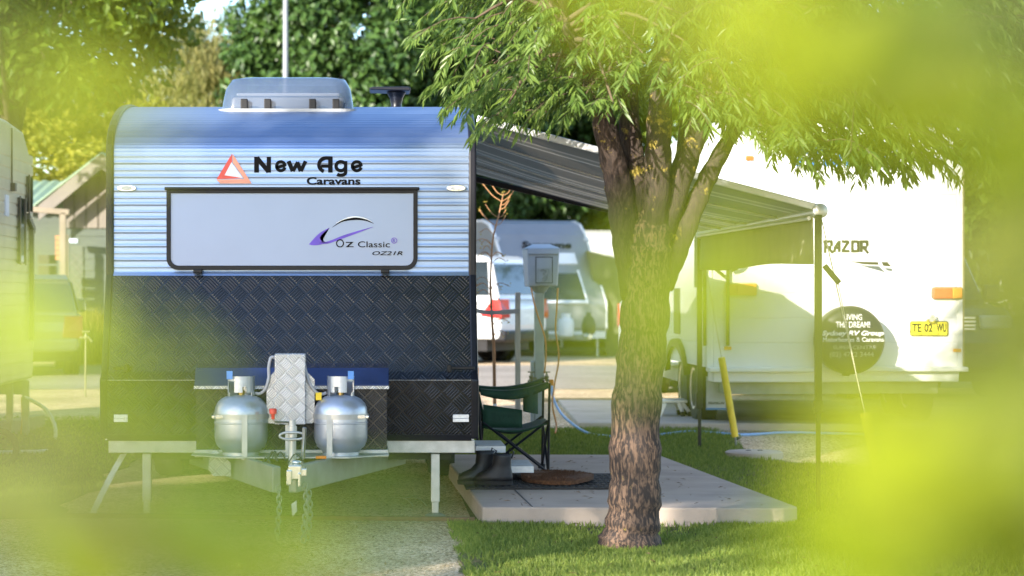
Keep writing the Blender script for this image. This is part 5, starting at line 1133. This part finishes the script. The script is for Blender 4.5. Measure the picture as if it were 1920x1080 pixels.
# street lamp
lpx, lpy = PX(535.5, 47), 47.0
t = thing('street_lamp', 'grey steel street lamp pole rising behind the roof hatch', 'street lamp', (lpx, lpy, 0.23))
MB().tube([(lpx, lpy, 0.2), (lpx, lpy, 4.5), (lpx, lpy, 9.0)], [0.085, 0.07, 0.05], 12).build('pole', mat('grey_pole', (0.20, 0.22, 0.24), 0.5, 0.3), t, sm='auto')
m_ = MB().tube([(lpx, lpy, 8.9), (lpx+0.5, lpy-0.3, 9.2), (lpx+1.1, lpy-0.6, 9.25)], 0.035, 8); m_.build('arm', GALV, t, sm=True)
MB().box(lpx+0.95, lpx+1.5, lpy-0.9, lpy-0.6, 9.2, 9.32).build('lamp_head', WHITE2, t, bevel=0.04)

# ------------------------------------------------------------------ trees
random.seed(51); RNG = np.random.default_rng(52)
BARK_D = bark_mat('dark_bark', (0.035, 0.026, 0.018), (0.12, 0.085, 0.055))
def tree(label, x, y, h, r, zc, rz_, nleaf, ls, lm, clumps=60, group='trees behind the caravans', lw=0.55, name='broadleaf_tree', droop=0.0, bark=None, tr=0.22, trunk_h=None, cut=None):
    g0 = gz(y); t = thing(name, label, 'tree', (x, y, g0), group)
    top = Vector((x+random.uniform(-.3,.3), y, zc+rz_*0.3)); tk = MB(); tk.tube(catmull([Vector((x, y, g0-0.1)), Vector((x+random.uniform(-.15,.15), y, g0+(zc-g0)*0.5)), top], 5), [tr*(1.25-0.08*i) for i in range(11)], 10)
    cl = []
    while len(cl) < clumps:
        u = RNG.normal(size=3); u /= np.linalg.norm(u); rr = RNG.uniform(0.45, 1.0)**0.7
        p = np.array([x+u[0]*r*rr, y+u[1]*r*rr, zc+u[2]*rz_*rr])
        if p[2] > g0+0.6 and (cut is None or cut(p)): cl.append(p)
    for p in cl[:26]:
        a = Vector((x, y, g0+(zc-g0)*random.uniform(0.45, 0.95))); tk.tube(catmull([a, (a+Vector(p))/2+Vector((0, 0, 0.15*r)), Vector(p)], 4), [0.07*tr/0.22*(1-0.16*i) for i in range(9)][:9], 6)
    tk.build('trunk', bark or BARK_D, t, sm=True)
    cl = np.array(cl); k = nleaf//clumps; cs = (r*rz_*r)**(1/3)*1.15/clumps**(1/3)
    sz = RNG.uniform(0.7, 1.35, clumps); C = np.repeat(cl, k, 0); s_ = np.repeat(sz, k)[:, None]
    off = unit(len(C))*RNG.uniform(0.2, 1, (len(C), 1))**0.5*cs*s_*np.array([1.15, 1.15, 0.8+droop])
    Pp = C+off; out = off/np.linalg.norm(off, axis=1, keepdims=True)
    d = out*0.6+unit(len(C))*0.8+np.array([0, 0, -0.35-droop*1.5]); nr = out+unit(len(C))*0.6+np.array([0, 0, 0.6])
    leaf_object('crown', Pp, d, nr, RNG.uniform(0.7, 1.3, len(C))*ls, RNG.uniform(0.7, 1.3, len(C))*ls*lw, lm, t)
    return t
LD = leaf_mat('dark_leaf', (0.026, 0.062, 0.014), (0.075, 0.145, 0.030), 0.30, 0.4, 0.4)
LM = leaf_mat('mid_leaf', (0.050, 0.105, 0.012), (0.15, 0.22, 0.025), 0.40, 0.45, 0.3)
LY = leaf_mat('yellow_leaf', (0.14, 0.17, 0.02), (0.32, 0.30, 0.035), 0.40, 0.5, 0.3)
LP = leaf_mat('pale_willow_leaf', (0.14, 0.16, 0.045), (0.28, 0.26, 0.09), 0.40, 0.5, 0.3)
tree('large leaved green tree overhanging the photo\'s upper left corner', -5.6, 33, 9, 2.9, 6.9, 2.6, 26000, 0.21, LM, 100, cut=lambda p: p[2] > 4.3)
tree('yellow green bushy tree rising behind the shed roof', -7.6, 53, 7, 2.5, 4.9, 2.5, 26000, 0.19, LY, 110)
tree('pale feathery willow left of the street lamp pole', -5.1, 70, 10, 3.4, 6.3, 4.2, 40000, 0.30, LP, 120, lw=0.22, droop=0.5)
tree('dense dark green tree right behind the roof hatch and lamp pole', -0.2, 52, 12, 3.2, 7.4, 4.6, 60000, 0.23, LD, 170)
tree('dark green tree behind the small roof antenna', 3.4, 56, 12, 3.4, 7.6, 4.8, 40000, 0.24, LD, 130)
tree('low dark tree seen beneath the striped awning', 4.6, 60, 8, 3.0, 3.9, 2.6, 24000, 0.22, LD, 100)
tree('mid green tree beyond the white caravan\'s roof', 9.5, 58, 11, 4.0, 7.0, 4.5, 22000, 0.28, LM, 100)
tree('mid green tree beyond the dark four wheel drive at far right', 14.5, 52, 10, 3.6, 5.6, 4.2, 24000, 0.26, LM, 110)
tree('mid green tree between the far right pair', 19.5, 62, 11, 4.2, 6.5, 4.8, 10000, 0.26, LM, 80)
tree('green tree far behind the left caravan', -13.0, 58, 11, 4.2, 6.4, 4.8, 10000, 0.26, LM, 80)
random.seed(21); RNG = np.random.default_rng(22)
# tall trees to the left of the camera keep the low sun off the caravan's front
tree('broad leafy shade tree standing out of frame behind the camera\'s left', -11.8, -2.0, 10, 2.1, 6.7, 2.75, 34000, 0.22, LM, 140, group='shade trees beside the camera', tr=0.22)
tree('thin crowned shade tree out of frame, nearer the camera\'s left', -8.9, -2.5, 8, 1.2, 6.7, 1.5, 1700, 0.20, LM, 40, group='shade trees beside the camera', tr=0.12)
FENCE = mat('dark_stained_paling', (0.028, 0.024, 0.02), 0.8, 0, 0.3, 6)
mb = MB(); x = 0.0
while x < 16: mb.box(x, x+0.13, 57, 57.03, 0.2, 2.5+0.03*random.random()); x += 0.145
tag(mb.build('paling_fence', FENCE), 'dark paling fence in shadow behind the background caravans', 'fence')
HG = leaf_mat('hedge_leaf', (0.02, 0.045, 0.012), (0.06, 0.11, 0.025), 0.25)
for i, (x0, x1, y0, zt_, lab) in enumerate([(-9, 0.5, 48, 2.6, 'clipped green hedge behind the silver caravan, left of the fence'), (8, 24, 48, 2.4, 'clipped green hedge at right beyond the dark four wheel drive')]):
    n = 9000; p = np.stack([RNG.uniform(x0, x1, n), y0+RNG.normal(0, .35, n), RNG.uniform(0.25, zt_, n)], 1)
    tag(leaf_object('hedge', p, unit(n), unit(n)+[0, -0.6, 0.5], 0.16, 0.09, HG), lab, 'hedge')

random.seed(31); RNG = np.random.default_rng(32)
# main tree: trunk and limbs
BARK = bark_mat('peeling_bark', (0.034, 0.027, 0.024), (0.215, 0.135, 0.088), (0.30, 0.23, 0.05))
BARKL = bark_mat('grey_brown_limb_bark', (0.034, 0.025, 0.021), (0.070, 0.050, 0.040), (0.28, 0.22, 0.05))
MT = thing('ash_tree', 'narrow leaved tree with a leaning many limbed trunk in front of the slab', 'tree', (1.43, 12.0, 0))
def rough(mb, amp):
    out = []
    for v in mb.v:
        x, y_, z = v; k = 1+amp*(math.sin(x*31+z*7)+math.sin(y_*27+z*5+1.3)+0.6*math.sin(z*19+x*11))
        out.append((x, y_, z, k))
    return out
def limb(pts_, rads, name='limb', Y=12.0, dy=None):
    p = [P(a, b, Y+(dy[i] if dy else 0)) for i, (a, b) in enumerate(pts_)]
    cv = catmull(p, 8); rr = []
    for i in range(len(pts_)-1): rr += [rads[i]+(rads[i+1]-rads[i])*j/8 for j in range(8)]
    rr.append(rads[-1]); rr = [r*(1+0.05*math.sin(i*1.3)+0.03*math.sin(i*2.9+len(pts_))) for i, r in enumerate(rr)]
    mb = MB(); mb.tube(cv, rr, 20)
    for i in range(len(cv)):
        for k in range(20):
            j = i*20+k; v = Vector(mb.v[j]); a = 2*PI*k/20
            v += (v-cv[i])*(0.035*math.sin(3*a+i*0.2)+0.025*math.sin(5*a-i*0.14)+(0.10*max(0, math.sin(5*a+1)) if cv[i].z < 0.10 else 0)); mb.v[j] = tuple(v)
    return mb, cv
mb, cv = limb([(1178,1042),(1183,1000),(1190,930),(1193,780),(1205,640),(1212,520),(1216,440),(1222,390),(1228,330)], [0.19,0.155,0.141,0.137,0.134,0.132,0.127,0.085,0.03])
TR = mb.build('trunk', BARK, MT, sm=True)
BR_PTS = []
for pts_, rads, dy in (([(1186,560),(1172,440),(1160,350),(1140,260),(1110,150),(1060,40)], [0.06,0.08,0.076,0.068,0.055,0.04], [0,-.02,-.05,-.1,-.2,-.4]),
                       ([(1212,460),(1200,350),(1182,260),(1175,120),(1160,-40)], [0.07,0.068,0.062,0.05,0.035], [.02,0,.05,.15,.4]),
                       ([(1222,440),(1232,330),(1236,230),(1245,60),(1240,-120)], [0.085,0.076,0.068,0.055,0.04], [-.02,-.06,-.08,-.05,0]),
                       ([(1235,450),(1270,350),(1308,240),(1360,80),(1400,-80)], [0.08,0.07,0.062,0.05,0.035], [.02,.02,0,-.1,-.3]),
                       ([(1245,540),(1275,460),(1310,370),(1345,300),(1390,225),(1480,110)], [0.05,0.058,0.055,0.048,0.04,0.03], [.0,.02,.06,.1,.2,.4]),
                       ([(1225,420),(1280,300),(1290,200),(1300,50),(1290,-100)], [0.06,0.05,0.045,0.04,0.03], [.1,.2,.3,.5,.8])):
    mb, cv = limb(pts_, rads, dy=dy); mb.build('limb', BARKL, MT, sm=True); BR_PTS += [Vector(c) for c in cv[10:]]
BPA = np.array([tuple(b) for b in BR_PTS])
# crown of drooping sprays
LMAIN = leaf_mat('narrow_leaf', (0.055, 0.115, 0.020), (0.17, 0.25, 0.05), 0.42, 0.38, 0.45)
cen, drs, nrs, lens = [], [], [], []; tw = MB()
LOW = [(730,-40),(775,110),(800,180),(850,205),(900,255),(960,250),(1010,235),(1060,255),(1100,275),(1130,215),(1180,225),(1240,225),(1300,240),(1360,265),(1420,290),(1500,315),(1560,315),(1610,340),(1680,330),(1740,320),(1800,345),(1860,350),(1960,330),(2100,200)]
def low(px):
    for (a, b), (c, d) in zip(LOW, LOW[1:]):
        if a <= px < c: return b+(d-b)*(px-a)/(c-a)
    return -100
ns = 0
while ns < 3000:
    zc = 2.25+3.9*random.random()**1.6; 
    R = 1.95*math.sqrt(max(0, 1-((zc-3.3)/2.9)**2)); a = random.uniform(0, 2*PI); rr = R*math.sqrt(random.uniform(0.02, 1))
    c0 = Vector((1.95+rr*math.cos(a)*1.08, 12.3+rr*math.sin(a)*0.9, zc))
    px = CX+c0.x*F/c0.y; py = CY-(c0.z-H)*F/c0.y
    if py > low(px)-35-40*random.random(): continue
    if math.sin(c0.x*4.1+c0.z*3)*math.sin(c0.y*3.7+c0.z*4.3+1) < -0.35 and random.random() < 0.8: continue
    ns += 1
    out = Vector((c0.x-1.7, c0.y-12.2, 0)); out = out.normalized() if out.length > 0.05 else Vector((1,0,0))
    d = (out*random.uniform(0.3, 1.0)+Vector((random.uniform(-.5,.5), random.uniform(-.5,.5), random.uniform(-0.2, 0.25)))).normalized()
    L = random.uniform(0.22, 0.45); p = c0-d*L*0.5; nseg = 13; st_ = L/nseg; pth = [p.copy()]
    for i in range(nseg):
        d = (d+Vector((0, 0, -0.085))).normalized(); p = p+d*st_; pth.append(p.copy())
        sd = d.cross(Vector((0,0,1))); sd = sd.normalized() if sd.length > 0.1 else Vector((1,0,0))
        for s_ in (-1, 1):
            ld = (d*0.75+sd*s_*random.uniform(0.5, 0.9)+Vector((random.uniform(-.2,.2), random.uniform(-.2,.2), -random.uniform(0.25, 0.75)))).normalized(); ll = random.uniform(0.06, 0.105)
            q_ = p+ld*ll*0.5
            if CY-(q_.z-H)*F/q_.y > low(CX+q_.x*F/q_.y)+42: continue
            cen.append(tuple(q_)); drs.append(tuple(ld)); nrs.append((random.gauss(0, .6), random.gauss(0, .6), 1.0)); lens.append(ll)
    if random.random() < 0.6: tw.tube(pth[::3], [0.004, 0.0035, 0.003, 0.0025, 0.002][:len(pth[::3])], 4, caps=False)
    if random.random() < 0.11:
        j = np.argmin(((BPA-np.array(pth[0]))**2).sum(1)); b0 = BR_PTS[j]; tw.tube(catmull([b0, (b0+pth[0])/2+Vector((0, 0, 0.12)), pth[0]], 5), [0.018-0.0013*i for i in range(11)], 6, caps=False)
tw.build('twigs', mat('brown_twig', (0.09, 0.062, 0.040), 0.8), MT, sm=True)
ln = np.array(lens); leaf_object('crown', cen, drs, nrs, ln, ln*RNG.uniform(0.17, 0.25, len(ln)), LMAIN, MT)

# ------------------------------------------------------------------ shrubs close to the lens, far out of focus
random.seed(41); RNG = np.random.default_rng(42)
LF = leaf_mat('lime_leaf', (0.15, 0.225, 0.008), (0.25, 0.295, 0.011), 0.45, 0.45, 0.2)
LG_ = leaf_mat('fresh_green_leaf', (0.06, 0.14, 0.010), (0.115, 0.20, 0.017), 0.45, 0.45, 0.2)
STEM = mat('green_stem', (0.12, 0.13, 0.03), 0.7)
def shrub(label, root, fork, blobs, side):
    t = thing('leafy_shrub', label, 'shrub', root, 'shrubs close to the camera'); tm = MB()
    root, fork = Vector(root), Vector(fork); tm.tube(catmull([root, root+(fork-root)*0.5+Vector((side*0.03, 0, 0)), fork], 6), [0.012-0.0004*i for i in range(13)], 8)
    A = {0: [[], [], [], []], 1: [[], [], [], []]}
    for px, py, sx, sy, n, size, d0, d1, colr in blobs:
        c = P(px, py, (d0+d1)/2); hub = Vector((side*0.33 if abs(c.x) > 0.05 else side*0.25, (d0+d1)/2+0.05, max(0.9, min(1.75, c.z))))
        tm.tube(catmull([fork+(hub-fork)*0.0, (fork+hub)/2+Vector((side*0.05, 0, 0)), hub, c], 5), [0.006-0.0003*i for i in range(16)], 6)
        for i in range(n):
            Y = random.uniform(d0, d1); q = P(random.gauss(px, sx), random.gauss(py, sy), Y)
            d = Vector((-side*random.uniform(-0.2, 1), random.uniform(-.5, .5), random.uniform(-1.0, 0.5))).normalized()
            nr = Vector((-0.5+random.gauss(0, .35), -1.0+random.gauss(0, .3), 0.45+random.gauss(0, .35))); L = size*random.uniform(0.7, 1.25)
            B = A[colr]; B[0].append(tuple(q)); B[1].append(tuple(d)); B[2].append(tuple(nr)); B[3].append(L)
            a = q-d*L*0.5; tm.tube([c+(a-c)*0.15, a], 0.0009, 4, caps=False)
    tm.build('stem', STEM, t, sm=True)
    for k, m_ in ((0, LF), (1, LG_)):
        B = A[k]
        if B[0]: leaf_object('leaves', B[0], B[1], B[2], np.array(B[3]), np.array(B[3])*0.42, m_, t, fold=0.1, segs=4)
# (px, py, spread x, spread y, leaves, leaf length, near, far, colour)
shrub('blurred lime green shrub right against the lens along the photo\'s left side', (-0.62, 0.75, 0), (-0.42, 0.66, 0.95),
      [(150, 150, 55, 60, 4, 0.030, 0.40, 0.47, 0), (60, 90, 40, 50, 2, 0.030, 0.42, 0.5, 1), (130, 270, 40, 30, 1, 0.028, 0.42, 0.5, 0),
       (5, 590, 35, 45, 6, 0.040, 0.45, 0.58, 0), (60, 640, 40, 30, 2, 0.034, 0.45, 0.6, 0),
       (300, 740, 50, 25, 2, 0.026, 0.40, 0.47, 0), (120, 690, 50, 30, 2, 0.028, 0.42, 0.5, 0), (60, 850, 40, 40, 2, 0.028, 0.42, 0.5, 1),
       (250, 880, 60, 40, 3, 0.026, 0.40, 0.47, 1), (430, 930, 60, 30, 4, 0.028, 0.40, 0.47, 1), (590, 1000, 50, 30, 3, 0.028, 0.40, 0.47, 1), (330, 1000, 70, 30, 4, 0.030, 0.42, 0.5, 0),
       (120, 1070, 100, 25, 7, 0.040, 0.45, 0.6, 0), (440, 1090, 90, 20, 6, 0.038, 0.45, 0.6, 0), (20, 960, 40, 40, 2, 0.032, 0.45, 0.55, 0)], -1)
shrub('blurred lime green shrub right against the lens along the photo\'s right side', (0.70, 0.75, 0), (0.46, 0.66, 0.95),
      [(1090, -60, 50, 20, 2, 0.030, 0.42, 0.5, 0), (1330, -10, 80, 30, 4, 0.032, 0.40, 0.48, 0), (1480, 80, 90, 45, 7, 0.032, 0.40, 0.48, 0), (1660, 180, 100, 45, 8, 0.034, 0.42, 0.5, 0),
       (1540, 200, 80, 20, 3, 0.030, 0.42, 0.5, 0), (1700, 40, 90, 40, 4, 0.034, 0.42, 0.5, 1), (1870, 60, 50, 70, 5, 0.040, 0.45, 0.6, 1), (1905, 300, 25, 80, 8, 0.042, 0.45, 0.6, 0), (1925, 560, 22, 100, 9, 0.042, 0.45, 0.6, 0),
       (1890, 800, 45, 60, 6, 0.040, 0.45, 0.6, 1), (1740, 860, 70, 45, 8, 0.036, 0.42, 0.55, 0), (1630, 930, 60, 50, 7, 0.034, 0.42, 0.52, 0), (1840, 980, 70, 60, 8, 0.042, 0.45, 0.6, 0), (1650, 1060, 90, 30, 5, 0.038, 0.45, 0.58, 0), (1720, 970, 60, 40, 5, 0.036, 0.45, 0.6, 1),
       (1640, 800, 50, 40, 4, 0.032, 0.42, 0.5, 0), (1210, 580, 45, 45, 4, 0.029, 0.40, 0.47, 0), (1400, 600, 60, 35, 2, 0.027, 0.40, 0.47, 0), (1410, 490, 50, 30, 2, 0.026, 0.40, 0.46, 0), (1570, 730, 50, 20, 2, 0.030, 0.42, 0.5, 0), (1690, 770, 50, 20, 2, 0.032, 0.42, 0.5, 1)], 1)
